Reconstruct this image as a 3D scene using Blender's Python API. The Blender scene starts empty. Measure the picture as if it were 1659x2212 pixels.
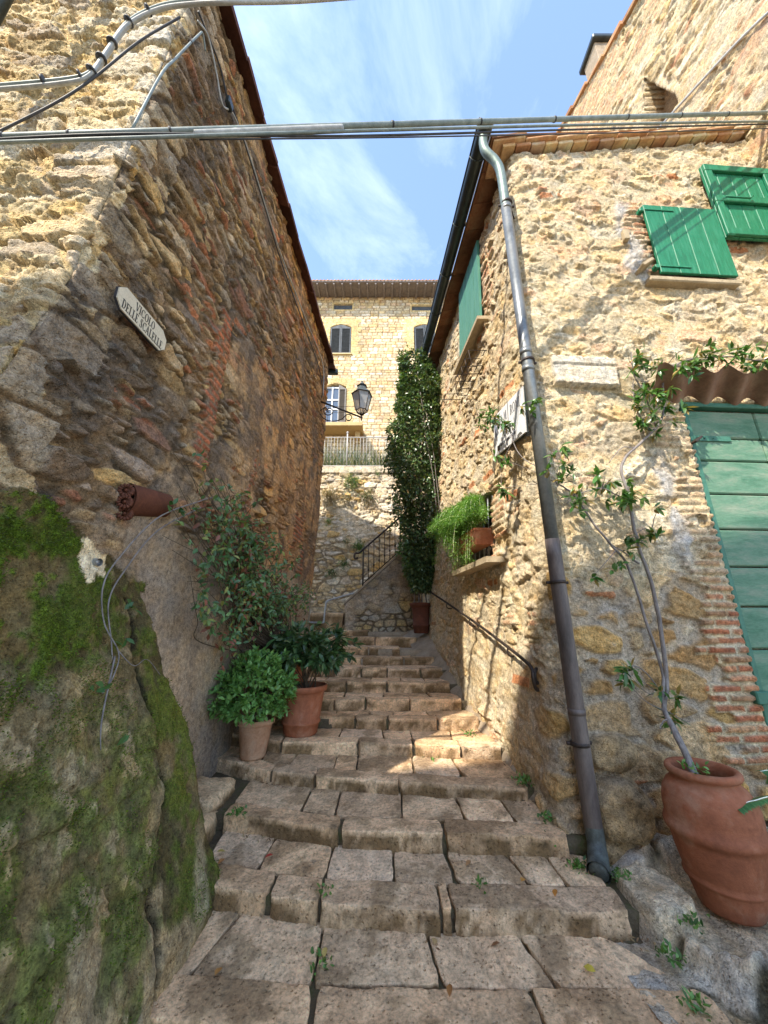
import bpy, math, random
import numpy as np
from mathutils import Vector, Matrix
R = math.radians
scene = bpy.context.scene
C = scene.collection
rng = np.random.default_rng(7)
random.seed(7)

# ------------------------------------------------------------------ camera, sky, sun, exposure
CAMZ = 1.6
cam = bpy.data.objects.new('camera', bpy.data.cameras.new('camera'))
C.objects.link(cam)
cam.location = (0, 0, CAMZ)
cam.rotation_euler = (R(90 + 16.83), 0, 0)
cam.data.sensor_fit = 'HORIZONTAL'
cam.data.sensor_width = 36.0
cam.data.lens = 36.0 * 790 / 1659
cam.data.clip_start = 0.05
cam.data.clip_end = 2000
scene.camera = cam

SUN_AZ, SUN_EL = 41.0, 48.0          # azimuth of travel (from +Y towards +X) and elevation
w = bpy.data.worlds.new('World')
scene.world = w
w.use_nodes = True
nt = w.node_tree
nt.nodes.clear()
N = nt.nodes.new
out = N('ShaderNodeOutputWorld')
bg = N('ShaderNodeBackground')
bg.inputs[1].default_value = 0.13
sky = N('ShaderNodeTexSky')
sky.sky_type = 'NISHITA'
sky.sun_disc = False
sky.sun_elevation = R(SUN_EL)
sky.sun_rotation = R(180 + SUN_AZ)
sky.altitude = 300
sky.air_density = 1.1
sky.dust_density = 0.6
sky.ozone_density = 2.8
tc = N('ShaderNodeTexCoord')
sep = N('ShaderNodeSeparateXYZ')
nt.links.new(tc.outputs['Generated'], sep.inputs[0])
mz = N('ShaderNodeMath'); mz.operation = 'MAXIMUM'; mz.inputs[1].default_value = 0.08
nt.links.new(sep.outputs[2], mz.inputs[0])
dx = N('ShaderNodeMath'); dx.operation = 'DIVIDE'
dy = N('ShaderNodeMath'); dy.operation = 'DIVIDE'
nt.links.new(sep.outputs[0], dx.inputs[0]); nt.links.new(mz.outputs[0], dx.inputs[1])
nt.links.new(sep.outputs[1], dy.inputs[0]); nt.links.new(mz.outputs[0], dy.inputs[1])
cmb = N('ShaderNodeCombineXYZ')
nt.links.new(dx.outputs[0], cmb.inputs[0]); nt.links.new(dy.outputs[0], cmb.inputs[1])
mp = N('ShaderNodeMapping')
mp.inputs['Rotation'].default_value = (0, 0, R(20))
mp.inputs['Scale'].default_value = (1.9, 1.0, 1)
mp.inputs['Location'].default_value = (3.1, 0.4, 0)
nt.links.new(cmb.outputs[0], mp.inputs[0])
n1 = N('ShaderNodeTexNoise'); n1.inputs['Scale'].default_value = 1.3; n1.inputs['Detail'].default_value = 9
n1.inputs['Roughness'].default_value = 0.62; n1.inputs['Distortion'].default_value = 0.7
nt.links.new(mp.outputs[0], n1.inputs['Vector'])
cr = N('ShaderNodeValToRGB')
cr.color_ramp.elements[0].position = 0.47; cr.color_ramp.elements[0].color = (0.06, 0.06, 0.06, 1)
cr.color_ramp.elements[1].position = 0.86; cr.color_ramp.elements[1].color = (0.75, 0.75, 0.75, 1)
nt.links.new(n1.outputs[0], cr.inputs[0])
mx = N('ShaderNodeMix'); mx.data_type = 'RGBA'
nt.links.new(cr.outputs[0], mx.inputs[0])
nt.links.new(sky.outputs[0], mx.inputs[6])
mx.inputs[7].default_value = (3.4, 3.9, 4.6, 1)
nt.links.new(mx.outputs[2], bg.inputs[0])
nt.links.new(bg.outputs[0], out.inputs[0])

sl = bpy.data.lights.new('sun', 'SUN')
sl.energy = 2.3
sl.angle = R(0.6)
sl.color = (1.0, 0.92, 0.79)
so = bpy.data.objects.new('sun', sl)
C.objects.link(so)
trav = Vector((math.sin(R(SUN_AZ)) * math.cos(R(SUN_EL)), math.cos(R(SUN_AZ)) * math.cos(R(SUN_EL)), -math.sin(R(SUN_EL))))
so.rotation_euler = trav.to_track_quat('-Z', 'Y').to_euler()

vs = scene.view_settings
vs.view_transform = 'Standard'
vs.look = 'None'
vs.gamma = 1.0
vs.exposure = 1.9
scene.cycles.max_bounces = 10
scene.cycles.diffuse_bounces = 8
scene.cycles.use_denoising = True

# ------------------------------------------------------------------ numpy noise
_T = rng.random((16, 256, 256))
def vn(x, y, k=0):
    xi = np.floor(x).astype(int); yi = np.floor(y).astype(int)
    fx = x - xi; fy = y - yi
    fx = fx * fx * (3 - 2 * fx); fy = fy * fy * (3 - 2 * fy)
    t = _T[k % 16]; o = (k // 16) * 37
    a = t[(xi + o) & 255, (yi + o) & 255]; b = t[(xi + 1 + o) & 255, (yi + o) & 255]
    c = t[(xi + o) & 255, (yi + 1 + o) & 255]; d = t[(xi + 1 + o) & 255, (yi + 1 + o) & 255]
    return (a * (1 - fx) + b * fx) * (1 - fy) + (c * (1 - fx) + d * fx) * fy - 0.5
def fbm(x, y, k=0, o=4, g=0.5):
    s = 0; a = 1.0
    for i in range(o):
        s = s + a * vn(x, y, k + i); x = x * 2.03 + 7.1; y = y * 2.03 + 3.7; a *= g
    return s
def ss(a, b, x):
    t = np.clip((x - a) / (b - a), 0, 1)
    return t * t * (3 - 2 * t)
def hsh(i, j, k):
    return _T[k % 16][(i * 7 + k) & 255, (j * 13 + 3 * k) & 255]
def voro(u, v, cu, cv, k=0, jit=0.85, p=2.6):
    """jittered cells cu x cv metres; distance between the two nearest seeds, ids and offset from the nearest"""
    a = u / cu; b = v / cv
    jb = np.floor(b).astype(int)
    F1 = np.full(u.shape, 9.0); F2 = np.full(u.shape, 9.0)
    I1 = np.zeros(u.shape, int); J1 = np.zeros(u.shape, int); I2 = np.zeros(u.shape, int); J2 = np.zeros(u.shape, int)
    DX = np.zeros(u.shape); DY = np.zeros(u.shape)
    for dj in (-1, 0, 1):
        j = jb + dj
        off = 0.5 * (j & 1)
        ia = np.floor(a - off).astype(int)
        for di in (-1, 0, 1):
            i = ia + di
            sx = i + 0.5 + off + jit * (hsh(i, j, k) - 0.5)
            sy = j + 0.5 + jit * (hsh(i, j, k + 1) - 0.5)
            ex = np.abs(a - sx); ey = np.abs(b - sy)
            d = (ex ** p + ey ** p) ** (1 / p)
            m = d < F1
            m2 = (~m) & (d < F2)
            F2 = np.where(m, F1, np.where(m2, d, F2))
            I2 = np.where(m, I1, np.where(m2, i, I2)); J2 = np.where(m, J1, np.where(m2, j, J2))
            F1 = np.where(m, d, F1); I1 = np.where(m, i, I1); J1 = np.where(m, j, J1)
            DX = np.where(m, a - sx, DX); DY = np.where(m, b - sy, DY)
    return F1, F2, I1, J1, I2, J2, DX, DY
def rubble(u, v, small=(0.24, 0.10), big=(0.5, 0.2), pbig=0.25, k=0, joint=0.03, warp=0.05, depth=0.03, var=0.03, tilt=0.03, crumb=0.026, sq=2.6):
    """irregular masonry: returns height (m), stone mask 0..1 and three random values per stone"""
    wu = u + warp * fbm(u * 4, v * 4, k + 1, 3); wv = v + warp * 0.7 * fbm(u * 4 + 9, v * 4 + 5, k + 3, 3)
    _, _, i1, j1, i2, j2, ax, ay = (S := voro(wu, wv, small[0], small[1], k, p=sq))
    es = (S[1] - S[0]) * min(small)
    B = voro(wu, wv, big[0], big[1], k + 5, p=sq)
    eb = (B[1] - B[0]) * min(big)
    big1 = hsh(B[2], B[3], k + 8) < pbig
    big2 = hsh(B[4], B[5], k + 8) < pbig
    e = np.where(big1, eb, np.where(big2, np.minimum(es, eb), es))
    I = np.where(big1, B[2] + 101, i1); J = np.where(big1, B[3] + 53, j1)
    ox = np.where(big1, B[6], ax); oy = np.where(big1, B[7], ay)
    r0, r1, r2, r3, r4 = (hsh(I, J, k + q) for q in (2, 4, 6, 9, 11))
    jw = joint * (0.6 + 0.8 * r3)
    m = ss(0.35 * jw, 0.85 * jw, e + 0.012 * fbm(u * 18, v * 18, k + 2, 2))
    h = m * (depth * 0.6 + var * (r2 - 0.3) + tilt * ((r3 - 0.5) * ox * 2 + (r4 - 0.55) * oy * 2))
    f = fbm(u * 8, v * 13, k + 7, 6, 0.62)
    h = h + m * (crumb * f + 0.5 * crumb * (0.25 - np.abs(fbm(u * 13 + 4, v * 17, k + 2, 4, 0.6)))) + (1 - m) * 0.8 * crumb * fbm(u * 16, v * 16, k + 3, 4, 0.6)
    return h, m, r0, r1, r2
def bricks(u, v, bw=0.26, bh=0.062, k=0, joint=0.012):
    v2 = v + 0.01 * fbm(u * 3, v * 3, k, 2)
    j = np.floor(v2 / bh).astype(int)
    a = u / bw + 0.5 * (j & 1) + 0.25 * hsh(j, j * 0, k)
    i = np.floor(a).astype(int)
    fu = (a - i) * bw; fv = v2 - j * bh
    e = np.minimum(np.minimum(fu, bw - fu), np.minimum(fv, bh - fv))
    m = ss(0.4 * joint, 0.9 * joint, e + 0.006 * fbm(u * 25, v * 25, k, 2))
    r = hsh(i, j, k + 3)
    return m * (0.012 + 0.022 * (r - 0.4)) + 0.006 * fbm(u * 20, v * 20, k + 4, 3), m, r, hsh(i, j, k + 5)
def palette(r0, r1, cols, amp=0.35):
    cols = np.array(cols, float)
    i = np.clip((r0 * len(cols)).astype(int), 0, len(cols) - 1)
    return cols[i] * (1 + amp * (r1 - 0.5) * 2)[..., None]
def mixc(a, b, t):
    return a * (1 - t[..., None]) + np.asarray(b, float) * t[..., None]

# ------------------------------------------------------------------ mesh helpers
def world_loc(o):
    p = Vector((0, 0, 0))
    while o is not None:
        p = p + o.location; o = o.parent
    return p
def raw_mesh(name, V, faces, mat, parent=None, cols=None, smooth=True):
    """faces: list of integer arrays (n,3) or (n,4); V in world coordinates"""
    me = bpy.data.meshes.new(name)
    V = np.asarray(V, float).reshape(-1, 3)
    if parent is not None:
        V = V - np.array(world_loc(parent))
    me.vertices.add(len(V)); me.vertices.foreach_set('co', V.astype(np.float32).ravel())
    fl = [np.asarray(f, int).reshape(len(f), -1) for f in faces if len(f)]
    idx = np.concatenate([f.ravel() for f in fl])
    cnt = np.concatenate([np.full(len(f), f.shape[1]) for f in fl])
    st = np.concatenate([[0], np.cumsum(cnt)[:-1]])
    me.loops.add(len(idx)); me.loops.foreach_set('vertex_index', idx.astype(np.int32))
    me.polygons.add(len(cnt)); me.polygons.foreach_set('loop_start', st.astype(np.int32))
    me.polygons.foreach_set('use_smooth', np.full(len(cnt), smooth))
    if cols is not None:
        cols = np.asarray(cols, float).reshape(len(V), -1)
        if cols.shape[1] == 3:
            cols = np.concatenate([cols, np.ones((len(V), 1))], 1)
        at = me.color_attributes.new('Col', 'FLOAT_COLOR', 'POINT')
        at.data.foreach_set('color', cols.astype(np.float32).ravel())
    me.materials.append(mat)
    me.update(calc_edges=True); me.validate()
    o = bpy.data.objects.new(name, me); C.objects.link(o)
    if parent is not None:
        o.parent = parent
    return o
def grid_faces(n, m, off=0):
    i = np.arange(n * m).reshape(n, m) + off
    return np.stack([i[:-1, :-1], i[1:, :-1], i[1:, 1:], i[:-1, 1:]], -1).reshape(-1, 4)
class Acc:
    """collects shapes into one mesh"""
    def __init__(s):
        s.V = []; s.F = []; s.K = []; s.n = 0
    def add(s, V, *faces, col=None):
        V = np.asarray(V, float).reshape(-1, 3)
        s.V.append(V)
        for f in faces:
            f = np.asarray(f, int)
            if len(f): s.F.append(f + s.n)
        c = np.ones((len(V), 4)) if col is None else np.broadcast_to(np.concatenate([np.asarray(col, float)[..., :3], np.ones(np.asarray(col).shape[:-1] + (1,))], -1), (len(V), 4))
        s.K.append(c); s.n += len(V)
        return s
    def box(s, c, size, M=None, ch=0.004, col=None):
        """chamfered box"""
        c = np.asarray(c, float); h = np.asarray(size, float) / 2
        ch = min(ch, 0.45 * h.min())
        V = []; ids = {}
        for sx in (-1, 1):
            for sy in (-1, 1):
                for sz in (-1, 1):
                    for ax in range(3):
                        q = np.array([sx, sy, sz]) * (h - ch); q[ax] = (sx, sy, sz)[ax] * h[ax]
                        ids[(sx, sy, sz, ax)] = len(V); V.append(q)
        V = np.array(V)
        Q = []; T = []
        for ax in range(3):
            o = [a for a in range(3) if a != ax]
            for sg in (-1, 1):
                f = []
                for (a, b) in ((-1, -1), (1, -1), (1, 1), (-1, 1)):
                    t = [0, 0, 0]; t[ax] = sg; t[o[0]] = a; t[o[1]] = b
                    f.append(ids[(*t, ax)])
                Q.append(f)
        for ax in range(3):
            o = [a for a in range(3) if a != ax]
            for a in (-1, 1):
                for b in (-1, 1):
                    f = []
                    for (e, x) in ((-1, o[0]), (1, o[0]), (1, o[1]), (-1, o[1])):
                        t = [0, 0, 0]; t[ax] = e; t[o[0]] = a; t[o[1]] = b
                        f.append(ids[(*t, x)])
                    Q.append(f)
        for sx in (-1, 1):
            for sy in (-1, 1):
                for sz in (-1, 1):
                    T.append([ids[(sx, sy, sz, k)] for k in range(3)])
        # consistent outward winding
        def fix(F):
            r = []
            for f in F:
                p = V[f]; n = np.cross(p[1] - p[0], p[2] - p[0])
                r.append(f if n @ p.mean(0) > 0 else f[::-1])
            return np.array(r)
        Q = fix(Q); T = fix(T)
        if M is not None:
            V = V @ np.asarray(M, float).T
        return s.add(V + c, Q, T, col=col)
    def tube(s, pts, r, seg=8, col=None, cap=True):
        P = np.asarray(pts, float); n = len(P)
        r = np.broadcast_to(np.asarray(r, float), (n,))
        T = np.gradient(P, axis=0); T /= np.linalg.norm(T, axis=1)[:, None] + 1e-9
        a = np.array([0, 0, 1.0]) if abs(T[0][2]) < 0.9 else np.array([1.0, 0, 0])
        X = np.cross(T[0], a); X /= np.linalg.norm(X)
        V = []
        th = np.arange(seg) / seg * 2 * np.pi
        for i in range(n):
            X = X - T[i] * (X @ T[i]); X /= np.linalg.norm(X) + 1e-9
            Y = np.cross(T[i], X)
            V.append(P[i] + r[i] * (np.cos(th)[:, None] * X + np.sin(th)[:, None] * Y))
        V = np.concatenate(V)
        i = np.arange(n * seg).reshape(n, seg)
        j = np.roll(i, -1, 1)
        F = np.stack([i[:-1], j[:-1], j[1:], i[1:]], -1).reshape(-1, 4)
        tri = []
        if cap:
            V = np.concatenate([V, P[:1], P[-1:]])
            c0, c1 = n * seg, n * seg + 1
            tri = [[c0, b, a_] for a_, b in zip(i[0], j[0])] + [[c1, a_, b] for a_, b in zip(i[-1], j[-1])]
        return s.add(V, F, tri, col=col)
    def lathe(s, c, prof, seg=40, col=None, wob=0.0, sx=1.0, sy=1.0):
        prof = np.asarray(prof, float)
        th = np.arange(seg) / seg * 2 * np.pi
        rr = prof[:, 0][:, None] * (1 + wob * np.sin(th * 2 + 1)[None, :])
        V = np.stack([rr * np.cos(th) * sx, rr * np.sin(th) * sy, np.broadcast_to(prof[:, 1][:, None], rr.shape)], -1).reshape(-1, 3)
        n = len(prof)
        i = np.arange(n * seg).reshape(n, seg); j = np.roll(i, -1, 1)
        F = np.stack([i[:-1], j[:-1], j[1:], i[1:]], -1).reshape(-1, 4)
        return s.add(V + np.asarray(c, float), F, col=col)
    def poly(s, pts, depth_vec, col=None):
        """convex polygon extruded along depth_vec"""
        P = np.asarray(pts, float); n = len(P); d = np.asarray(depth_vec, float)
        V = np.concatenate([P, P + d])
        T = [[0, k, k + 1] for k in range(1, n - 1)] + [[n, n + k + 1, n + k] for k in range(1, n - 1)]
        Q = [[k, (k + 1) % n, n + (k + 1) % n, n + k] for k in range(n)]
        return s.add(V, np.array(Q), np.array(T), col=col)
    def build(s, name, mat, parent=None, smooth=True, cols=True):
        V = np.concatenate(s.V)
        q = [f for f in s.F if f.shape[1] == 4]; t = [f for f in s.F if f.shape[1] == 3]
        F = ([np.concatenate(q)] if q else []) + ([np.concatenate(t)] if t else [])
        return raw_mesh(name, V, F, mat, parent, np.concatenate(s.K) if cols else None, smooth)
def tag(o, label, cat, group=None, kind=None):
    o['label'] = label; o['category'] = cat
    if group: o['group'] = group
    if kind: o['kind'] = kind
    return o
def thing(name, label, cat, loc, group=None):
    o = bpy.data.objects.new(name, None); C.objects.link(o)
    o.location = loc; o.empty_display_size = 0.2
    return tag(o, label, cat, group)
def smooth_path(pts, n=8):
    P = np.asarray(pts, float)
    if len(P) < 3: return np.array([P[0] + (P[-1] - P[0]) * t for t in np.linspace(0, 1, n)])
    Q = np.concatenate([[2 * P[0] - P[1]], P, [2 * P[-1] - P[-2]]])
    o = []
    for i in range(1, len(Q) - 2):
        for t in np.linspace(0, 1, n, endpoint=False):
            a, b, c, d = Q[i - 1], Q[i], Q[i + 1], Q[i + 2]
            o.append(0.5 * (2 * b + (c - a) * t + (2 * a - 5 * b + 4 * c - d) * t ** 2 + (3 * b - a - 3 * c + d) * t ** 3))
    o.append(P[-1])
    return np.array(o)

# ------------------------------------------------------------------ materials
def mat_base(name):
    m = bpy.data.materials.new(name); m.use_nodes = True
    t = m.node_tree
    return m, t, t.nodes['Principled BSDF']
def nd(t, typ, **kw):
    n = t.nodes.new(typ)
    for k, v in kw.items():
        if k.startswith('i_'): n.inputs[k[2:].replace('_', ' ')].default_value = v
        else: setattr(n, k, v)
    return n
def noise_node(t, sc, det=5, rough=0.6, dist=0.0, vec=None):
    n = nd(t, 'ShaderNodeTexNoise')
    n.inputs['Scale'].default_value = sc; n.inputs['Detail'].default_value = det
    n.inputs['Roughness'].default_value = rough; n.inputs['Distortion'].default_value = dist
    if vec is not None: t.links.new(vec, n.inputs['Vector'])
    return n
def ramp(t, src, stops):
    r = nd(t, 'ShaderNodeValToRGB')
    e = r.color_ramp.elements
    while len(e) < len(stops): e.new(0.5)
    for q, (p, c) in zip(e, stops):
        q.position = p; q.color = (c, c, c, 1) if isinstance(c, (int, float)) else (*c, 1)
    t.links.new(src, r.inputs[0])
    return r
def mul(t, a, b, fac=1.0, mode='MULTIPLY'):
    m = nd(t, 'ShaderNodeMix', data_type='RGBA', blend_type=mode)
    m.inputs[0].default_value = fac
    for s, i in ((a, 6), (b, 7)):
        if isinstance(s, tuple): m.inputs[i].default_value = (*s, 1)
        else: t.links.new(s, m.inputs[i])
    return m
def coord(t):
    return nd(t, 'ShaderNodeTexCoord').outputs['Object']
def mat_masonry(name, fine=1.0, bump=0.85, pits=0.6):
    m, t, b = mat_base(name)
    co = coord(t)
    at = nd(t, 'ShaderNodeAttribute', attribute_name='Col')
    a = noise_node(t, 28 * fine, 6, 0.7, 0.3, co)
    c1 = mul(t, at.outputs['Color'], ramp(t, a.outputs[0], [(0.34, 0.58), (0.5, 1.0), (0.66, 1.38)]).outputs[0])
    a2 = noise_node(t, 6 * fine, 4, 0.6, 0.2, co)
    hue = ramp(t, a2.outputs[0], [(0.3, (1.08, 0.98, 0.82)), (0.5, (1, 1, 1)), (0.7, (0.9, 0.97, 1.08))])
    c2 = mul(t, c1.outputs[2], hue.outputs[0])
    a3 = noise_node(t, 110 * fine, 5, 0.8, 0.0, co)
    c2 = mul(t, c2.outputs[2], ramp(t, a3.outputs[0], [(0.36, 0.74), (0.5, 1.22), (0.64, 1.62)]).outputs[0])
    t.links.new(c2.outputs[2], b.inputs['Base Color'])
    b.inputs['Roughness'].default_value = 0.92
    b.inputs['Specular IOR Level'].default_value = 0.2
    n1 = noise_node(t, 45 * fine, 8, 0.75, 0.2, co)
    v = nd(t, 'ShaderNodeTexVoronoi'); v.inputs['Scale'].default_value = 60 * fine
    t.links.new(co, v.inputs['Vector'])
    pr = ramp(t, v.outputs['Distance'], [(0.1, 0.0), (0.35, 1.0)])
    ad = nd(t, 'ShaderNodeMath', operation='MULTIPLY_ADD'); ad.inputs[1].default_value = pits
    t.links.new(pr.outputs[0], ad.inputs[0]); t.links.new(n1.outputs[0], ad.inputs[2])
    bp = nd(t, 'ShaderNodeBump'); bp.inputs['Strength'].default_value = bump; bp.inputs['Distance'].default_value = 0.028 / fine
    sm = nd(t, 'ShaderNodeMath', operation='MULTIPLY')
    t.links.new(ad.outputs[0], sm.inputs[0]); t.links.new(at.outputs['Alpha'], sm.inputs[1])
    t.links.new(sm.outputs[0], bp.inputs['Height']); t.links.new(bp.outputs[0], b.inputs['Normal'])
    return m
def mat_noise(name, c0, c1, sc=6, rough=0.7, bump=0.2, bsc=40, metal=0.0, c2=None, stretch=None, spec=0.4, attr=False, bd=0.01):
    m, t, b = mat_base(name)
    co = coord(t)
    if stretch:
        mp_ = nd(t, 'ShaderNodeMapping'); mp_.inputs['Scale'].default_value = stretch
        t.links.new(co, mp_.inputs[0]); co = mp_.outputs[0]
    a = noise_node(t, sc, 7, 0.68, 0.4, co)
    stops = [(0.32, c0), (0.66, c1)] if c2 is None else [(0.28, c0), (0.5, c1), (0.72, c2)]
    col = ramp(t, a.outputs[0], stops).outputs[0]
    f = noise_node(t, sc * 9, 4, 0.7, 0, co)
    col = mul(t, col, ramp(t, f.outputs[0], [(0.3, 0.82), (0.7, 1.15)]).outputs[0]).outputs[2]
    if attr:
        at = nd(t, 'ShaderNodeAttribute', attribute_name='Col')
        col = mul(t, col, at.outputs['Color']).outputs[2]
    t.links.new(col, b.inputs['Base Color'])
    b.inputs['Roughness'].default_value = rough; b.inputs['Metallic'].default_value = metal
    b.inputs['Specular IOR Level'].default_value = spec
    if bump > 0:
        n_ = noise_node(t, bsc, 6, 0.7, 0.1, co)
        bp = nd(t, 'ShaderNodeBump'); bp.inputs['Strength'].default_value = bump; bp.inputs['Distance'].default_value = bd
        t.links.new(n_.outputs[0], bp.inputs['Height']); t.links.new(bp.outputs[0], b.inputs['Normal'])
    return m
def mat_leaf(name, rough=0.45, trans=0.3):
    m, t, b = mat_base(name)
    at = nd(t, 'ShaderNodeAttribute', attribute_name='Col')
    n_ = noise_node(t, 30, 3, 0.6, 0, coord(t))
    col = mul(t, at.outputs['Color'], ramp(t, n_.outputs[0], [(0.3, 0.8), (0.7, 1.2)]).outputs[0]).outputs[2]
    t.links.new(col, b.inputs['Base Color'])
    b.inputs['Roughness'].default_value = rough; b.inputs['Specular IOR Level'].default_value = 0.45
    tr = nd(t, 'ShaderNodeBsdfTranslucent')
    tcol = mul(t, col, (1.5, 1.6, 0.6)).outputs[2]
    t.links.new(tcol, tr.inputs[0])
    ms = nd(t, 'ShaderNodeMixShader'); ms.inputs[0].default_value = trans
    t.links.new(b.outputs[0], ms.inputs[1]); t.links.new(tr.outputs[0], ms.inputs[2])
    t.links.new(ms.outputs[0], t.nodes['Material Output'].inputs[0])
    return m
def mat_step():
    m, t, b = mat_base('worn_travertine')
    co = coord(t)
    at = nd(t, 'ShaderNodeAttribute', attribute_name='Col')
    a = noise_node(t, 5, 8, 0.7, 0.5, co)
    col = ramp(t, a.outputs[0], [(0.25, (0.44, 0.285, 0.16)), (0.42, (0.59, 0.41, 0.255)), (0.6, (0.65, 0.475, 0.305)), (0.8, (0.68, 0.535, 0.375))]).outputs[0]
    f = noise_node(t, 55, 5, 0.75, 0.2, co)
    col = mul(t, col, ramp(t, f.outputs[0], [(0.36, 0.74), (0.5, 1.2), (0.66, 1.52)]).outputs[0]).outputs[2]
    d = noise_node(t, 17, 6, 0.7, 0.4, co)                       # dark lichen blotches
    dm = ramp(t, d.outputs[0], [(0.58, 0.0), (0.70, 0.7)])
    mm = nd(t, 'ShaderNodeMix', data_type='RGBA')
    t.links.new(dm.outputs[0], mm.inputs[0]); t.links.new(col, mm.inputs[6]); mm.inputs[7].default_value = (0.22, 0.185, 0.14, 1)
    col = mul(t, mm.outputs[2], at.outputs['Color']).outputs[2]
    t.links.new(col, b.inputs['Base Color'])
    b.inputs['Roughness'].default_value = 0.82; b.inputs['Specular IOR Level'].default_value = 0.3
    n1_ = noise_node(t, 40, 9, 0.75, 0.3, co)
    v = nd(t, 'ShaderNodeTexVoronoi'); v.inputs['Scale'].default_value = 38; t.links.new(co, v.inputs['Vector'])
    pr = ramp(t, v.outputs['Distance'], [(0.08, 0.0), (0.25, 0.9)])
    ad = nd(t, 'ShaderNodeMath', operation='ADD'); t.links.new(n1_.outputs[0], ad.inputs[0]); t.links.new(pr.outputs[0], ad.inputs[1])
    bp = nd(t, 'ShaderNodeBump'); bp.inputs['Strength'].default_value = 0.9; bp.inputs['Distance'].default_value = 0.018
    t.links.new(ad.outputs[0], bp.inputs['Height']); t.links.new(bp.outputs[0], b.inputs['Normal'])
    return m
def mat_glass(name, col=(0.5, 0.55, 0.6), rough=0.15, alpha=0.4):
    m, t, b = mat_base(name)
    b.inputs['Base Color'].default_value = (*col, 1); b.inputs['Roughness'].default_value = rough
    b.inputs['Alpha'].default_value = alpha
    return m
M = {}
M['masonry'] = mat_masonry('rubble_masonry')
M['masonry_far'] = mat_masonry('far_masonry', 0.4, 0.4, 0.3)
M['step'] = mat_step()
M['soil'] = mat_noise('mossy_soil', (0.085, 0.064, 0.04), (0.14, 0.11, 0.07), 9, 0.95, 0.9, 60, c2=(0.085, 0.10, 0.03), spec=0.1, bd=0.02)
M['cement'] = mat_noise('old_cement', (0.22, 0.17, 0.115), (0.34, 0.27, 0.19), 5, 0.9, 0.6, 50, c2=(0.39, 0.325, 0.245), spec=0.2)
M['terracotta'] = mat_noise('terracotta', (0.20, 0.072, 0.038), (0.32, 0.115, 0.058), 3.5, 0.78, 0.35, 60, c2=(0.40, 0.23, 0.15), spec=0.2)
M['terracotta_pale'] = mat_noise('pale_terracotta', (0.34, 0.18, 0.10), (0.45, 0.26, 0.16), 7, 0.8, 0.25, 60, c2=(0.5, 0.36, 0.25), spec=0.2)
M['terracotta_dark'] = mat_noise('dark_terracotta', (0.085, 0.032, 0.02), (0.145, 0.052, 0.03), 8, 0.8, 0.3, 60, spec=0.2)
M['roof_tile'] = mat_noise('clay_roof_tile', (0.22, 0.10, 0.055), (0.40, 0.21, 0.11), 4, 0.85, 0.4, 45, c2=(0.46, 0.33, 0.19), spec=0.2, attr=True)
M['eave_wood'] = mat_noise('dark_eave_wood', (0.07, 0.03, 0.022), (0.13, 0.06, 0.04), 6, 0.8, 0.3, 40, spec=0.2, attr=True)
M['pale_wood'] = mat_noise('palazzo_eave_wood', (0.17, 0.145, 0.14), (0.27, 0.23, 0.21), 4, 0.8, 0.1, 30)
M['gutter'] = mat_noise('dark_painted_gutter', (0.028, 0.036, 0.036), (0.06, 0.072, 0.07), 5, 0.4, 0.05, 30, metal=0.5)
M['pipe_grey'] = mat_noise('weathered_grey_downpipe', (0.11, 0.115, 0.115), (0.20, 0.21, 0.205), 3.5, 0.42, 0.06, 30, metal=0.55, c2=(0.23, 0.22, 0.20))
M['pipe_green'] = mat_noise('green_patina_pipe', (0.12, 0.17, 0.15), (0.22, 0.27, 0.235), 6, 0.5, 0.06, 30, metal=0.35)
M['pipe_brown'] = mat_noise('brown_downpipe', (0.06, 0.048, 0.043), (0.12, 0.095, 0.085), 3, 0.55, 0.12, 35, metal=0.2, c2=(0.19, 0.155, 0.135), stretch=(3, 3, 0.8))
M['verdigris'] = mat_noise('verdigris_metal', (0.05, 0.052, 0.05), (0.14, 0.165, 0.155), 22, 0.5, 0.3, 50, metal=0.4)
M['iron'] = mat_noise('wrought_iron', (0.025, 0.02, 0.018), (0.075, 0.055, 0.045), 20, 0.55, 0.2, 60, metal=0.5)
M['steel'] = mat_noise('galvanised_steel', (0.30, 0.31, 0.32), (0.48, 0.49, 0.50), 18, 0.4, 0.05, 60, metal=0.7)
M['white_metal'] = mat_noise('white_painted_railing', (0.36, 0.33, 0.29), (0.50, 0.48, 0.45), 9, 0.5, 0.05, 40)
M['green_paint'] = mat_noise('bright_green_paint', (0.006, 0.115, 0.052), (0.010, 0.18, 0.085), 7, 0.5, 0.22, 30, c2=(0.045, 0.24, 0.14), stretch=(6, 6, 0.7))
M['green_side'] = mat_noise('faded_green_paint', (0.045, 0.17, 0.115), (0.075, 0.23, 0.16), 6, 0.55, 0.15, 30, c2=(0.10, 0.26, 0.19), stretch=(5, 5, 0.6))
M['door_paint'] = mat_noise('weathered_door_paint', (0.045, 0.15, 0.085), (0.12, 0.23, 0.15), 3.2, 0.75, 0.3, 40, c2=(0.24, 0.28, 0.205), stretch=(0.8, 0.8, 3.2))
M['door_edge'] = mat_noise('green_door_paint', (0.03, 0.12, 0.075), (0.06, 0.19, 0.13), 6, 0.55, 0.2, 40)
M['dark_shutter'] = mat_noise('dark_grey_shutter_paint', (0.04, 0.045, 0.05), (0.09, 0.10, 0.11), 6, 0.6, 0.05, 20)
M['brown_shutter'] = mat_noise('grey_brown_shutter_paint', (0.14, 0.12, 0.10), (0.2, 0.175, 0.15), 6, 0.6, 0.05, 20)
M['white_paint'] = mat_noise('white_paint', (0.66, 0.66, 0.66), (0.8, 0.8, 0.8), 4, 0.5, 0.02, 20)
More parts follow.
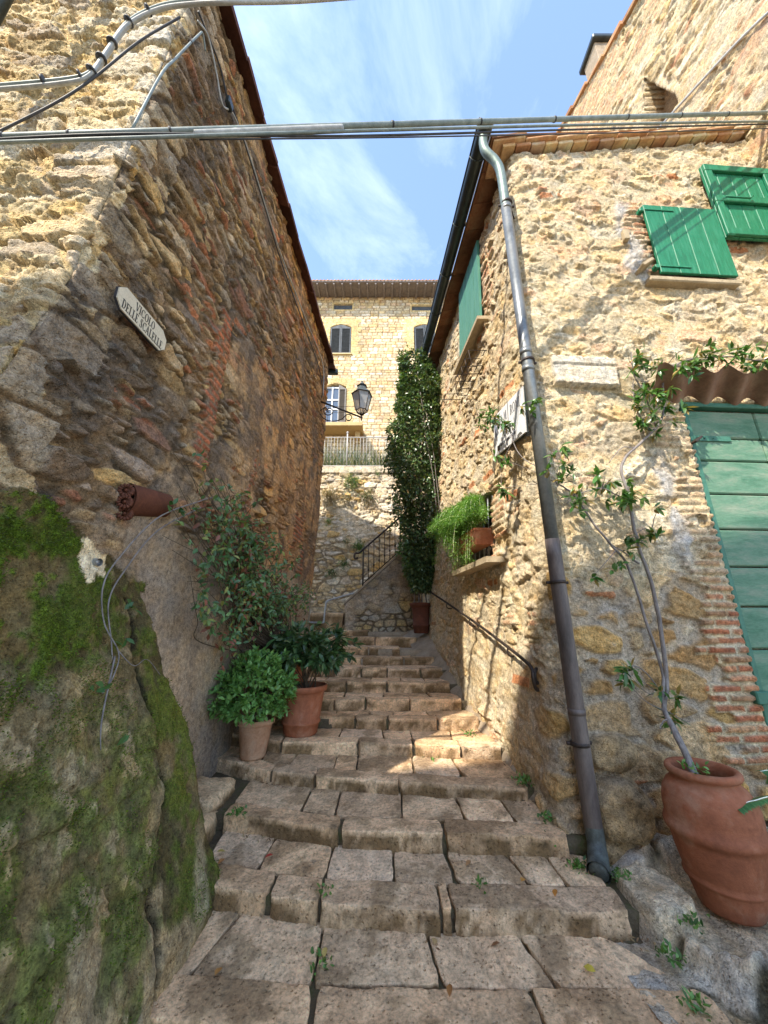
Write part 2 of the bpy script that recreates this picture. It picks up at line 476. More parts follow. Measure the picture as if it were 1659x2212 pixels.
M['plate'] = mat_noise('cream_enamel', (0.60, 0.53, 0.40), (0.70, 0.64, 0.51), 9, 0.35, 0.03, 20)
M['plate_white'] = mat_noise('white_enamel', (0.70, 0.70, 0.70), (0.8, 0.8, 0.8), 9, 0.35, 0.03, 20)
M['black'] = mat_noise('black_lettering', (0.012, 0.011, 0.012), (0.035, 0.03, 0.03), 40, 0.6, 0.0, 20)
M['letter_grey'] = mat_noise('faded_lettering', (0.06, 0.06, 0.07), (0.16, 0.16, 0.18), 40, 0.6, 0.0, 20)
M['crest'] = mat_noise('blue_grey_crest', (0.10, 0.12, 0.2), (0.3, 0.33, 0.4), 60, 0.6, 0.0, 20)
M['sill_stone'] = mat_noise('sandstone_sill', (0.33, 0.26, 0.165), (0.47, 0.38, 0.25), 8, 0.9, 0.6, 45, spec=0.2)
M['ochre'] = mat_noise('ochre_render', (0.46, 0.31, 0.14), (0.53, 0.37, 0.18), 3, 0.9, 0.1, 30, spec=0.2)
M['pale_stone'] = mat_noise('dressed_yellow_stone', (0.50, 0.38, 0.19), (0.60, 0.47, 0.26), 1.5, 0.9, 0.2, 12, spec=0.2)
M['dark_void'] = mat_noise('dark_interior', (0.012, 0.010, 0.009), (0.03, 0.026, 0.022), 4, 0.9, 0.0, 20)
M['cable_grey'] = mat_noise('grey_cable', (0.30, 0.31, 0.30), (0.5, 0.51, 0.5), 14, 0.55, 0.1, 40)
M['cable_green'] = mat_noise('grey_green_cable', (0.15, 0.19, 0.185), (0.29, 0.34, 0.33), 10, 0.5, 0.1, 40)
M['cable_dark'] = mat_noise('dark_cable', (0.025, 0.025, 0.03), (0.07, 0.07, 0.075), 14, 0.55, 0.05, 40)
M['bark'] = mat_noise('grey_bark', (0.13, 0.11, 0.10), (0.30, 0.265, 0.245), 30, 0.85, 0.6, 70, stretch=(1, 1, 0.4))
M['bark_dark'] = mat_noise('dark_stem', (0.05, 0.035, 0.022), (0.13, 0.095, 0.06), 30, 0.85, 0.4, 70)
M['leaf'] = mat_leaf('leaf', 0.42, 0.25)
M['leaf_gloss'] = mat_leaf('glossy_leaf', 0.3, 0.2)
M['fern'] = mat_leaf('feathery_leaf', 0.55, 0.4)
M['lamp_glass'] = mat_glass('frosted_lamp_glass', (0.62, 0.62, 0.62), 0.35, 0.62)
M['window_glass'] = mat_glass('window_glass', (0.09, 0.12, 0.17), 0.08, 1.0)
M['corrugated'] = mat_noise('brown_corrugated_sheet', (0.16, 0.08, 0.05), (0.25, 0.14, 0.09), 5, 0.6, 0.1, 30, c2=(0.28, 0.19, 0.13))
M['dry_leaf'] = mat_noise('fallen_leaf', (0.8, 0.8, 0.8), (1, 1, 1), 20, 0.7, 0.1, 40, attr=True)
M['cloth_blue'] = mat_noise('dark_blue_pot', (0.02, 0.03, 0.05), (0.05, 0.07, 0.1), 20, 0.5, 0.1, 40)

# ------------------------------------------------------------------ the ground and the far terrace
def struct(o):
    o['kind'] = 'structure'; return o
a = Acc(); a.add([(-60, -60, -0.5), (60, -60, -0.5), (60, 60, -0.5), (-60, 60, -0.5)], [[0, 1, 2, 3]])
struct(a.build('ground', M['cement']))
a = Acc(); a.add([(-30, 10.75, 6.16), (30, 10.75, 6.16), (30, 40, 6.16), (-30, 40, 6.16)], [[0, 1, 2, 3]])
struct(a.build('terrace', M['soil']))

# ------------------------------------------------------------------ left house: one wall wrapping round its corner
YC = (np.array([-1, 0, 1.5, 2.81, 3.47, 4.7, 6.75, 9]), np.array([0.95, 1.0, 1.2, 1.45, 1.58, 1.68, 1.79, 1.85]))
def butt(y, z):
    wob = 0.05 * np.sin(z * 3.1) + 0.03 * np.sin(z * 7.7 + 1)
    edge = 2.79 + wob - 0.25 * ss(1.35, 1.95, z)
    b = 0.6 * np.clip((1.98 - z) / 1.68, 0, 1.12) ** 1.2
    return b * (1 - ss(edge - 0.09, edge, y))
def left_base(U, Z):
    yc = np.interp(Z, *YC)
    ua = np.maximum(U, 0); uf = np.maximum(-U, 0)
    y = yc + ua
    x = -1.857 + 0.063 * y - uf
    r = 0.045
    t = ss(-r, r, U)
    n = np.stack([t, -(1 - t) - 0.063 * t, np.zeros_like(t)], -1)
    n /= np.linalg.norm(n, axis=-1)[..., None]
    k = 0.035 * np.clip(1 - np.abs(U) / r, 0, 1) ** 2
    x = x + butt(y, Z)
    P = np.stack([x, y, Z], -1) - n * k[..., None]
    return P, n, y
ua = [0.0]
while ua[-1] < 5.75:
    ua.append(ua[-1] + 0.0046 * (1.55 + ua[-1]))
uf = -np.concatenate([np.arange(0.009, 1.5, 0.009), np.linspace(1.55, 4.5, 26)])
us = np.concatenate([uf[::-1], ua])
zs = np.concatenate([np.arange(-0.45, 7.75, 0.0105), [7.8]])
U, Z = np.meshgrid(us, zs, indexing='ij')
P, Nn, Y = left_base(U, Z)
W1 = fbm(U * 1.6 + 3, Z * 1.6, 2, 4); W2 = fbm(U * 5, Z * 5, 5, 4)
# alley-side rubble, thin flat stones; larger blocks wrap the corner; porous rounded stones on the sunny front
hA, mA, a0, a1, a2 = rubble(U, Z, (0.22, 0.062), (0.38, 0.12), 0.30, 1, 0.026, 0.05, 0.026, 0.036, 0.05, 0.020)
hN, mN, n0, n1_, n2 = rubble(U, Z, (0.20, 0.075), (0.36, 0.14), 0.40, 10, 0.038, 0.06, 0.036, 0.045, 0.07, 0.024)
nearz = (U > 0) & (Z < 3.55 + 0.5 * fbm(U * 2, Z * 2, 3, 3)) & (U < 1.7 + 0.5 * fbm(U * 2 + 4, Z * 2, 4, 3))
hA, mA, a0, a1 = (np.where(nearz, p_, q_) for p_, q_ in ((hN, hA), (mN, mA), (n0, a0), (n1_, a1)))
hQ, mQ, q0, q1, q2 = rubble(U * 1.0 + 0.28, Z + 0.05, (0.46, 0.21), (0.58, 0.27), 0.4, 4, 0.035, 0.05, 0.028, 0.028, 0.03, 0.020)
hF, mF, f0, f1, f2 = rubble(U, Z, (0.22, 0.12), (0.42, 0.20), 0.4, 7, 0.035, 0.07, 0.018, 0.022, 0.035, 0.032)
front = ss(-0.12, -0.06, -U) > 0.5
quo = (np.abs(U + 0.03 + 0.16 * np.sign(hsh(np.floor(Z / 0.3).astype(int), np.zeros_like(Z, int), 3) - 0.5)) < 0.22 + 0.10 * W2) & (Z > 1.9)
low_near = (U > 0) & (U < 0.16 + 0.3 * W1 + 0.2 * W2) & (Z < 3.4 + 0.8 * W1)
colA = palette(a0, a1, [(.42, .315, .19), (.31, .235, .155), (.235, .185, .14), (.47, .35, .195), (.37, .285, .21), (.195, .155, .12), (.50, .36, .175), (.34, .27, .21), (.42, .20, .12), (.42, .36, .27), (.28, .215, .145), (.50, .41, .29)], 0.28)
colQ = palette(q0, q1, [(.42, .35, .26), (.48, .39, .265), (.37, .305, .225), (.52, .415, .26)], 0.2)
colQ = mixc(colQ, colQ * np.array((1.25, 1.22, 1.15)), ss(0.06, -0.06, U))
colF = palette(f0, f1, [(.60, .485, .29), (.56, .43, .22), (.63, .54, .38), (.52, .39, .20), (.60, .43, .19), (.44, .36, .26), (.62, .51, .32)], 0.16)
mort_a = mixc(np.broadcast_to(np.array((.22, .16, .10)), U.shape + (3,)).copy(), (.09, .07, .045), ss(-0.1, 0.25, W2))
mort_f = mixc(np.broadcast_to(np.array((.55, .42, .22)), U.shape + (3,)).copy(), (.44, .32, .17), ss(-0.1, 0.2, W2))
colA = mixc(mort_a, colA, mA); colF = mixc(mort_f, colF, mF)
white_q = ss(4.3, 5.0, Z + 0.6 * W1)
colQ = mixc(colQ, (.60, .545, .44), white_q * ss(0.15, 0.0, U) * 0.8)
colQ = mixc(np.where((U < 0)[..., None], mort_f, mort_a), colQ, mQ)
qq = quo | low_near
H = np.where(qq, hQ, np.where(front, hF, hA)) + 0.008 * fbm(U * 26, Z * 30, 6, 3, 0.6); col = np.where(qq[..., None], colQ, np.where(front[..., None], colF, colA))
mm = np.where(qq, mQ, np.where(front, mF, mA))
bump = np.ones_like(U)
# grey weathering on stones near the corner foot
g = ss(3.75, 2.9, Z + 0.5 * W1) * ss(-0.35, -0.1, U)
col = mixc(col, col * np.array((.86, .85, .85)), g)
# putty-smeared patches of bedding mortar (cover) on the far part of the alley side
cover = 0.85 * ss(-0.05, 0.25, W1 + 0.35 * ss(3.15, 3.5, Y) * ss(4.9, 4.2, Z) - 0.12) * ss(0.75, 1.5, U + 0.4 * W1)
cover = np.maximum(cover, 0.55 * ss(4.2, 6, Y) * ss(6.5, 4.5, Z))
hc = 0.035 + 0.02 * W1 + 0.016 * W2
H = H * (1 - cover * (U > 0)) + hc * cover * (U > 0)
pl = mixc(np.broadcast_to(np.array((.46, .345, .215)), U.shape + (3,)).copy(), (.32, .24, .165), ss(-0.05, 0.3, W2 + W1 * 0.4))
pl = mixc(pl, (.14, .11, .085), ss(0.10, 0.35, fbm(U * 7, Z * 4, 9, 5)))
col = mixc(col, pl, cover * 0.7 * (U > 0))
# warm orange bounce from the sunlit wall, painted in far along this side
col = mixc(col, col * np.array((1.22, 0.98, 0.78)), 0.8 * ss(3.0, 5.0, Y + 0.5 * W1) * (U > 0))
crust = ss(0.02, 0.25, fbm(U * 2.2 + 6, Z * 1.6, 10, 5) + 0.35 * W2) * (U > 0.02)
col = np.where((U > 0)[..., None], col * np.array((1.06, 1.0, .92)), col)
col = mixc(col, np.array((.115, .095, .08)) * (1 + 0.6 * W2[..., None]), 0.55 * crust)
# strip of thin red bricks
def strip(u, v, yl, yr, z0, z1, rag=0.12):
    j = np.floor(v / 0.062).astype(int)
    lft = yl(v) - rag * hsh(j, j * 0 + 5, 6)
    return (u > lft) & (u < yr(v)) & (v > z0) & (v < z1) & (np.abs(vn(u * 2, v * 2.3, 11)) < 0.495)
hB, mB, b0, b1 = bricks(Y, Z, 0.24, 0.072, 2, 0.022)
s1 = strip(Y, Z, lambda v: 2.93 + (v - 2.95) * 0.07, lambda v: 3.09 + (v - 2.95) * 0.05, 2.9, 4.7)
s2 = strip(Y, Z, lambda v: 3.92 + (v - 2.7) * 0.21, lambda v: 4.05 + (v - 2.7) * 0.21, 2.6, 4.1, 0.06) & (W2 > -0.12)
s3 = (U > 0) & (Y < 6.33) & (Y > 5.75 + 0.1 * W2) & (Z > 2.38 + 0.1 * W2) & (Z < 3.9) & (W1 + W2 * 0.5 > -0.1 + 0.22 * ss(2.9, 3.3, Z))
sb = (s1 | s2 | s3) & (U > 0)
colB = mixc(np.broadcast_to(np.array((.24, .17, .11)), U.shape + (3,)).copy(), palette(b0, b1, [(.42, .145, .075), (.34, .125, .07), (.45, .20, .10), (.38, .165, .095)], 0.25), mB)
H = np.where(sb, hB + 0.035, H); col = np.where(sb[..., None], colB, col)
# scattered single bricks
sc = (U > 0.2) & (~qq) & (hsh(np.floor(Z / 0.0605).astype(int), np.floor(U / 0.26).astype(int), 12) > 0.955) & (mA > 0.5) & (cover < 0.4)
col = np.where(sc[..., None], np.array((.30, .14, .085)) * (0.7 + 0.6 * a1[..., None]), col)
# bare grey render below
ren = (U > 0) * ss(0.75, 1.15, U + 0.5 * W1) * ss(2.42, 2.12, Z + 0.22 * W1 + 0.06 * W2 - 0.18 * ss(3.2, 2.4, Y))
rc = mixc(np.broadcast_to(np.array((.39, .29, .195)), U.shape + (3,)).copy(), (.275, .21, .15), ss(-0.1, 0.25, fbm(U * 2.4, Z * 1.1, 4, 5)))
rc = mixc(rc, (.39, .31, .22), 0.8 * ss(0.14, 0.32, fbm(U * 1.6 + 8, Z * 0.6, 6, 4)))
rc = mixc(rc, (.20, .16, .125), 0.6 * ss(1.15, 0.6, Z - 0.9 * ss(4, 7, Y) * 0.9 + 0.4 * W1))
H = H * (1 - ren) + (0.03 + 0.02 * W1 + 0.005 * W2) * ren
col = mixc(col, rc, ren); bump = bump * (1 - 0.55 * ren)
# mossy swollen plaster at the foot of the corner
ins = butt(Y, Z) > 0.012
bm = ss(0.0, 0.03, butt(Y, Z)) * (U > 0)
top_edge = (U > 0) & (Y < 2.6 + 0.05 * W2) & (Z < 2.16 + 0.14 * W1 + 0.10 * W2 - 0.24 * ss(1.7, 2.6, Y)) & (Z > 1.8)
bm = np.maximum(bm, top_edge * 1.0)
v3 = fbm(Y * 3, Z * 2.2, 3, 5); v4 = fbm(Y * 14, Z * 9, 8, 4); v5 = fbm(Y * 6 + 4, Z * 6, 12, 4)
v6 = fbm(Y * 30, Z * 22, 2, 4, 0.6)
mc = mixc(np.broadcast_to(np.array((.058, .050, .026)), U.shape + (3,)).copy(), (.105, .085, .045), ss(-0.05, 0.3, v3 + 0.6 * v4))
mc = mixc(mc, (.15, .125, .085), 0.8 * ss(0.14, 0.36, v4 + 0.5 * v6))
mc = mixc(mc, (.062, .082, .018), 0.9 * ss(-0.18, 0.16, v5 + 0.5 * v6))
bright = ss(2.30, 1.85, Y + 0.45 * v3 + 0.2 * v4) * ss(1.28, 1.5, Z + 0.3 * v3)
mc = mixc(mc, np.array((.075, .125, .016)) * (1 + 1.0 * v6[..., None]), bright * ss(-0.2, 0.16, v4 + 0.6 * v5 + 0.7 * v6))
mc = mixc(mc, (.10, .115, .022), 0.6 * ss(0.62, 0.3, np.abs(Z - 0.95)) * ss(2.3, 2.6, Y) * ss(0.0, 0.25, v5 + 0.6 * v6))
# pale bare stones bottom left
crk = np.interp(Z, [0, 0.39, 0.7, 1.03, 1.4], [2.15, 2.24, 2.45, 2.43, 2.40]) + 0.05 * W2
pst = ss(0.0, 0.03, crk - Y) * ss(1.42, 1.32, Z + 0.16 * W2)
pc = mixc(np.broadcast_to(np.array((.19, .155, .095)), U.shape + (3,)).copy(), (.125, .105, .065), ss(-0.1, 0.25, v3 + 0.4 * v6))
pc = mixc(pc, np.array((.085, .10, .032)) * (1 + 0.9 * v6[..., None]), 0.9 * ss(1.3, 1.0, Z + 0.4 * v3) * ss(-0.5, 0.10, v5 + 0.4 * v6))
pc = mixc(pc, (.25, .21, .145), 0.8 * ss(0.2, 0.34, v4 + 0.4 * v6))
pc = mixc(pc, (.075, .065, .038), 0.6 * ss(0.2, 0.36, -v4 - 0.2 * v3))
mc = mixc(mc, pc, pst)
wp = ss(0.62, 0.5, Z + 0.25 * W2 + 1.1 * np.abs(Y - 1.95)) * ss(-0.22, -0.1, v3 + 0.4 * v4)     # bare grey-white plaster at the very foot
mc = mixc(mc, np.array((.24, .195, .135)) * (0.8 + 0.5 * (v4[..., None] + 0.3)), wp)
ed2 = ss(0.09, 0.04, np.abs(Y - (2.68 - 0.5 * np.maximum(0.45 - Z, 0))) + 0.06 * W2) * ss(0.5, 0.3, Z)        # chipped pale edge
mc = mixc(mc, (.27, .24, .185), 0.6 * ed2)
d = np.sqrt(((Y - 2.11) / 0.105) ** 2 + ((Z - 1.95) / 0.125) ** 2) + 0.55 * v4 + 0.2 * W2
wpat = ss(1.0, 0.93, d)                                                       # fresh filler round the stub of pipe
mc = mixc(mc, (.42, .385, .32), wpat)
mc = mixc(mc, (.018, .015, .01), 0.9 * ss(0.026, 0.012, np.abs(Y - crk) + 0.02 * v4 + 0.012 * ss(0.1, 0.3, v3)) * (Z < 1.75))
mc = np.clip(mc * np.array((1.62, 1.45, 1.15)), 0, .7)
hm = 0.02 + 0.03 * v3 + 0.012 * v4 + 0.012 * v6 + 0.008 * ss(-0.1, 0.2, v5) + 0.006 * wpat
cr1 = np.abs(Y - crk); hm = hm - 0.05 * ss(0.02, 0.0, cr1) * (Z < 1.75) + 0.035 * pst * ss(0.0, 0.06, crk - Y)
hr, mr, *_ = rubble(Y, Z, (0.7, 0.42), (0.8, 0.5), 0.4, 9, 0.04, 0.06, 0.05, 0.04, 0.05)
hm = hm + pst * 0.5 * (hr - 0.03)
hole = ss(0.03, 0.018, np.hypot((Y - 2.6) * 1.4, Z - 1.57)); hm = hm - 0.06 * hole
H = H * (1 - bm) + hm * bm; col = mixc(col, mc, bm)
bump = np.where(bm > 0.5, 1.1 - 0.6 * wpat, bump)
# the course under the eaves is smoother and browner
P = P + Nn * H[..., None]
MOSS = (P.copy(), Nn.copy(), (bright * ss(-0.2, 0.16, v4 + 0.6 * v5 + 0.7 * v6) + 0.35 * ss(0.05, 0.25, v5 + 0.5 * v6)) * (bm > 0.9) * (wpat < 0.1) * (wp < 0.2))
LH = thing('stone_house', 'tall rubble stone house in shade with mossy swollen foot, bearing the alley name plate', 'house', (-3.2, 4.5, -0.4))
raw_mesh('wall', P, [grid_faces(len(us), len(zs))], M['masonry'], LH, np.concatenate([np.clip(col, 0.008, 0.9), bump[..., None]], -1))
a = Acc()                                       # far gable, hidden flank and loft floor close the house
a.add([(-1.42, 7.28, -0.4), (-7, 7.6, -0.4), (-7, 7.6, 7.7), (-4.4, 7.5, 9.1), (-1.42, 7.28, 7.7)], [[0, 1, 2], [0, 2, 3], [0, 3, 4]])
a.add([(-7, 7.6, -0.4), (-7, 1.4, -0.4), (-7, 1.4, 7.7), (-7, 7.6, 7.7)], [[0, 1, 2, 3]])
a.add([(-6.2, 1.66, 7.5), (-1.75, 1.72, 7.5), (-1.75, 1.72, 7.75), (-4.4, 1.7, 9.1), (-7, 1.66, 7.75)], [[0, 1, 2], [0, 2, 3], [0, 3, 4]])
a.build('gable', M['cement'], LH, smooth=False)
a = Acc(); dr = Vector((-2.9, 0, 1.42)).normalized()
k = 0; y = 1.46
while y < 7.75:                                 # roof slope in tile courses, each a hair apart
    y2 = min(y + 0.5, 7.78)
    x0 = -1.857 + 0.063 * y + 0.17 + 0.012 * ((k * 7) % 3 - 1); x1 = -1.857 + 0.063 * y2 + 0.17
    c0 = np.array([(x0, y, 7.60), (x1, y2 - 0.006, 7.60), (x1 - 3.0, y2 - 0.006, 9.05), (x0 - 3.0, y, 9.05)])
    a.poly(c0 + np.array([0, 0, 0.012 * ((k * 5) % 4)]), (0, 0, 0.085), col=np.array((1, .9, .85)) * (0.7 + 0.12 * ((k * 11) % 5)))
    y = y2; k += 1
a.add([(-4.7, 1.46, 9.14), (-4.7, 7.78, 9.14), (-7.6, 7.78, 7.6), (-7.6, 1.46, 7.6)], [[0, 1, 2, 3]], col=(1, .9, .85))
a.build('roof', M['eave_wood'], LH, smooth=False)
a = Acc(); a.box((-1.28, 7.74, 7.60), (0.26, 0.10, 0.13), ch=0.01)
a.build('eave_end', M['gutter'], LH, smooth=False)
a = Acc(); a.tube([(-2.72, 1.42, 5.0), (-2.70, 1.42, 8)], 0.055, 12)
a.build('downpipe', M['gutter'], LH)
a = Acc(); a.tube([(-1.72, 2.135, 1.945), (-1.655, 2.12, 1.935)], [0.022, 0.022], 14, cap=False); a.tube([(-1.72, 2.135, 1.945), (-1.665, 2.122, 1.936)], 0.0155, 12)
a.build('pipe_stub', M['steel'], LH)

# ------------------------------------------------------------------ right house
def Rx(y, z):
    b = 1.2 - 0.14 * (y - 2.98); t = 1.52 - 0.085 * (y - 3.0)
    wz = np.clip(z / 7, 0, 1.2) ** 0.8
    return b * (1 - wz) + t * wz
FD = np.array([0.9983, 0.0576]); 
def right_base(U, V):
    zt = 7.02 + 0.185 * np.maximum(U, 0)
    z = -0.45 + V * (zt + 0.45)
    al = np.maximum(-U, 0); fa = np.maximum(U, 0)
    y = 3.0 + al
    x = Rx(y, z) + fa * FD[0]
    y = y + fa * FD[1]
    r = 0.10
    t = ss(-r, r, U)
    n = np.stack([-(1 - t) + 0.0576 * t, -0.11 * (1 - t) - t, 0.05 * (1 - t)], -1)
    n /= np.linalg.norm(n, axis=-1)[..., None]
    k = 0.035 * np.clip(1 - np.abs(U) / r, 0, 1) ** 2
    return np.stack([x, y, z], -1) - n * k[..., None], n, y, z, x
ul = [0.0]
while ul[-1] < 4.6:
    ul.append(ul[-1] + 0.0034 * (3.0 + ul[-1]))
uf = np.concatenate([np.arange(0.011, 3.4, 0.0105), np.linspace(3.5, 6, 14)])
us = np.concatenate([-np.array(ul)[::-1], uf])
vsn = np.linspace(0, 1, 700)
U, V = np.meshgrid(us, vsn, indexing='ij')
P, Nn, Y, Z, X = right_base(U, V)
W1 = fbm(U * 1.7 + 11, Z * 1.7, 6, 4); W2 = fbm(U * 5 + 2, Z * 5, 9, 4); W3 = fbm(U * 14, Z * 16, 3, 4)
hA, mA, a0, a1, a2 = rubble(U, Z, (0.20, 0.11), (0.38, 0.18), 0.42, 3, 0.030, 0.07, 0.017, 0.022, 0.032, 0.022)
hL, mL, l0, l1, l2 = rubble(U + 0.07, Z - 0.06, (0.24, 0.15), (0.46, 0.25), 0.66, 6, 0.075, 0.03, 0.04, 0.03, 0.025, 0.026, 5.0)
facade = U > 0
lower = ss(2.15, 1.75, Z + 0.25 * W1) * facade
lower = np.maximum(lower, ss(1.5, 1.1, Z + 0.5 * W1) * ss(-0.7, -0.35, U))
lw_ = lower > 0.5
H = np.where(lw_, hL, hA); m_ = np.where(lw_, mL, mA)
colA = palette(a0, a1, [(.50, .385, .215), (.455, .335, .17), (.54, .44, .275), (.42, .305, .16), (.52, .37, .175), (.47, .37, .23), (.40, .31, .20), (.55, .46, .32), (.49, .33, .15), (.50, .30, .17)], 0.16)
colA = mixc(colA, (.64, .54, .38), np.full(U.shape, 0.26))
colL = palette(l0, l1, [(.48, .30, .13), (.40, .24, .105), (.54, .40, .23), (.46, .32, .175), (.49, .31, .12), (.57, .46, .31)], 0.2)
mort = mixc(np.broadcast_to(np.array((.55, .455, .30)), U.shape + (3,)).copy(), (.46, .37, .24), ss(-0.1, 0.25, W2))
mortL = mixc(np.broadcast_to(np.array((.44, .355, .255)), U.shape + (3,)).copy(), (.35, .285, .21), ss(-0.1, 0.25, W2))
col = np.where(lw_[..., None], mixc(mortL, colL, m_), mixc(mort, colA, m_))
# mortar thrown over the joints in broad patches, alley side most
cover = 0.8 * ss(0.0, 0.28, W1 + 0.5 * W2 + 0.10 * (~facade)) * (1 - 0.9 * lower * (U > 0.1))
cover = np.maximum(cover, 0.75 * ss(0.75, 0.2, np.abs(U + 0.35)) * ss(1.6, 0.9, Z) * ss(-0.2, 0.1, W1 + 0.15))
hc = 0.03 + 0.03 * W1 + 0.03 * W2 + 0.014 * W3
H = H * (1 - cover) + hc * cover
col = mixc(col, np.where(lw_[..., None], mortL, mort) * (1 + 0.35 * W2[..., None]), cover * 0.65)
# pocked erosion in the soft upper stone
er = ss(0.08, 0.25, fbm(U * 6 + 5, Z * 8, 13, 4)) * ss(1.8, 2.4, Z)
H = H - 0.022 * er; H = H + 0.008 * W3
# bricks: jamb of the door, round the barred window, by the side shutter, top of the corner
hB, mB, b0, b1 = bricks(np.where(facade, U, Y), Z, 0.25, 0.068, 5, 0.022)
course = np.floor(Z / 0.066).astype(int)
course = np.floor(Z / 0.068).astype(int); rag = hsh(course, course * 0 + 2, 7)
door_x = 2.83
xf = X
jamb = facade & (xf > 2.66 - 0.30 * rag + 0.10 * W2) & (xf < 2.98) & (Z > 0.62) & (Z < 3.5) & (np.abs(vn(U * 5.1, Z * 4.1, 12)) < 0.34 + 0.1 * (xf > 2.8))
red = ss(1.95, 1.65, Z + 0.2 * W2)
cb = palette(b0, b1, [(.50, .36, .22), (.52, .41, .27), (.47, .30, .17), (.45, .33, .21)], 0.15)
cr_ = palette(b0, b1, [(.40, .16, .08), (.36, .13, .065), (.44, .21, .11), (.42, .24, .13)], 0.22)
colB = mixc(mort, cb * (1 - red[..., None]) + cr_ * red[..., None], mB)
H = np.where(jamb, hB * 1.4 + 0.03, H); col = np.where(jamb[..., None], colB, col)
bw = (~facade) & (Y > 3.72 - 0.16 * rag) & (Y < 4.04) & (Z > 2.25) & (Z < 3.15) & (W2 > -0.2)
bs = (~facade) & (Y > 3.72 - 0.2 * rag) & (Y < 3.97) & (Z > 5.3) & (Z < 6.95) & (W2 > -0.12)
bt = (np.abs(U) < 0.2 + 0.25 * rag) & (Z > 6.25) & (Z < 6.45) & (W2 > -0.1)
bx = (U < -0.15) & (U > -0.75) & (Z > 1.55) & (Z < 1.78) & (W2 > -0.05)
bsill = facade & (xf > 2.70) & (xf < 3.0) & (Z > 5.25) & (Z < 6.3)
bb = bw | bs | bt | bx | bsill
cr2 = palette(b0, b1, [(.47, .27, .16), (.52, .34, .21), (.44, .22, .12), (.55, .43, .28), (.54, .40, .25)], 0.18)
H = np.where(bb, hB * 1.3 + 0.03, H); col = np.where(bb[..., None], mixc(mort, cr2, mB), col)
# single bricks let into the rubble
sc = (hsh(course, np.floor(U / 0.3).astype(int), 10) > 0.985) & (m_ > 0.6) & (~jamb)
col = np.where(sc[..., None], np.array((.42, .19, .09)) * (0.8 + 0.5 * a1[..., None]), col)
# grey cement smears by the hinges and beside the door
xs = np.interp(Z, [5.05, 5.35, 5.6, 5.9, 6.3], [2.88, 2.72, 2.80, 2.66, 2.78])
gs = facade * ss(0.11, 0.04, np.abs(xf - xs) + 0.10 * W2) * ss(5.0, 5.15, Z) * ss(6.4, 6.15, Z)
gs = np.maximum(gs, facade * ss(0.10, 0.03, np.abs(xf - 2.52) + 0.12 * W2) * ss(1.9, 2.3, Z) * ss(3.2, 2.9, Z))
gs = np.maximum(gs, 0.8 * facade * ss(0.32, 0.45, W1 + 0.5 * W2) * ss(1.9, 1.5, Z))
col = mixc(col, np.array((.40, .37, .33)) * (1 + 0.5 * W3[..., None]), gs * 0.9); H = H * (1 - gs) + (0.035 + 0.03 * W3) * gs
# long dressed block over the sign
lb_ = facade & (np.abs(xf - 1.93) < 0.31 + 0.02 * W2) & (np.abs(Z - 3.92 + 0.02 * (xf - 1.9)) < 0.155 + 0.01 * W2)
H = np.where(lb_, 0.075 + 0.012 * W3 - 0.02 * ss(0.02, 0.0, np.abs(Z - 3.98)), H); col = np.where(lb_[..., None], np.array((.60, .525, .41)) * (1 + 0.25 * W3[..., None]), col)
# boulders in the foot of the wall
for (bx_, bz_, rx_, rz_, hh) in ((1.60, 0.38, 0.20, 0.19, 0.20), (1.60, 0.72, 0.19, 0.12, 0.14), (1.52, 0.12, 0.2, 0.12, 0.16), (2.15, 0.2, 0.3, 0.22, 0.12), (2.1, 0.62, 0.24, 0.12, 0.06)):
    q = np.sqrt(np.abs((xf - bx_) / rx_) ** 2.6 + np.abs((Z - bz_) / rz_) ** 2.6) + 0.25 * W2
    k = facade * ss(1.05, 0.8, q)
    H = np.maximum(H * (1 - 0.3 * k), k * (hh * (0.75 + 0.25 * ss(1.0, 0.2, q)) + 0.05 * W2 + 0.02 * W3))
    col = mixc(col, np.array((.36, .25, .13)) * (1 + 0.9 * W2[..., None] + 0.3 * W3[..., None]), k * 0.9)
# openings: barred window in the side wall, door in the front
win = (ss(3.96, 3.99, Y) * ss(4.88, 4.85, Y) * ss(2.28, 2.31, Z) * ss(3.1 - 0.25 * np.abs(Y - 4.42) ** 2, 3.07 - 0.25 * np.abs(Y - 4.42) ** 2, Z)) * (~facade)
H = H * (1 - win) - 0.26 * win; col = mixc(col, (.07, .055, .04), win)
wind = (~facade) * ss(3.98, 4.0, Y) * ss(4.86, 4.84, Y) * ss(5.45, 5.47, Z) * ss(6.9, 6.88, Z)
H = H * (1 - wind) - 0.12 * wind
dr_ = facade * ss(door_x + 0.01, door_x + 0.03, xf) * ss(3.66, 3.64, Z)
H = H * (1 - dr_) - 0.14 * dr_
P = P + Nn * H[..., None]
RH = thing('stone_house', 'sunlit rubble stone house with green shutters, green plank door and roof gutter', 'house', (3.2, 5.0, -0.4))
raw_mesh('wall', P, [grid_faces(len(us), len(vsn))[:, ::-1]], M['masonry'], RH, np.concatenate([np.clip(col, 0.01, 0.9), np.ones(U.shape + (1,))], -1))
a = Acc()
a.add([(1.0, 7.58, -0.4), (6, 7.9, -0.4), (6, 7.9, 7.9), (1.1, 7.58, 7.0)], [[0, 1, 2, 3]]); a.build('gable', M['cement'], RH, smooth=False); a = Acc(); a.add([(7, 3.4, -0.4), (6.9, 7.9, -0.4), (6.9, 7.9, 7.9), (7, 3.4, 8.2)], [[0, 1, 2, 3]])
a.build('gable', M['cement'], RH, smooth=False)
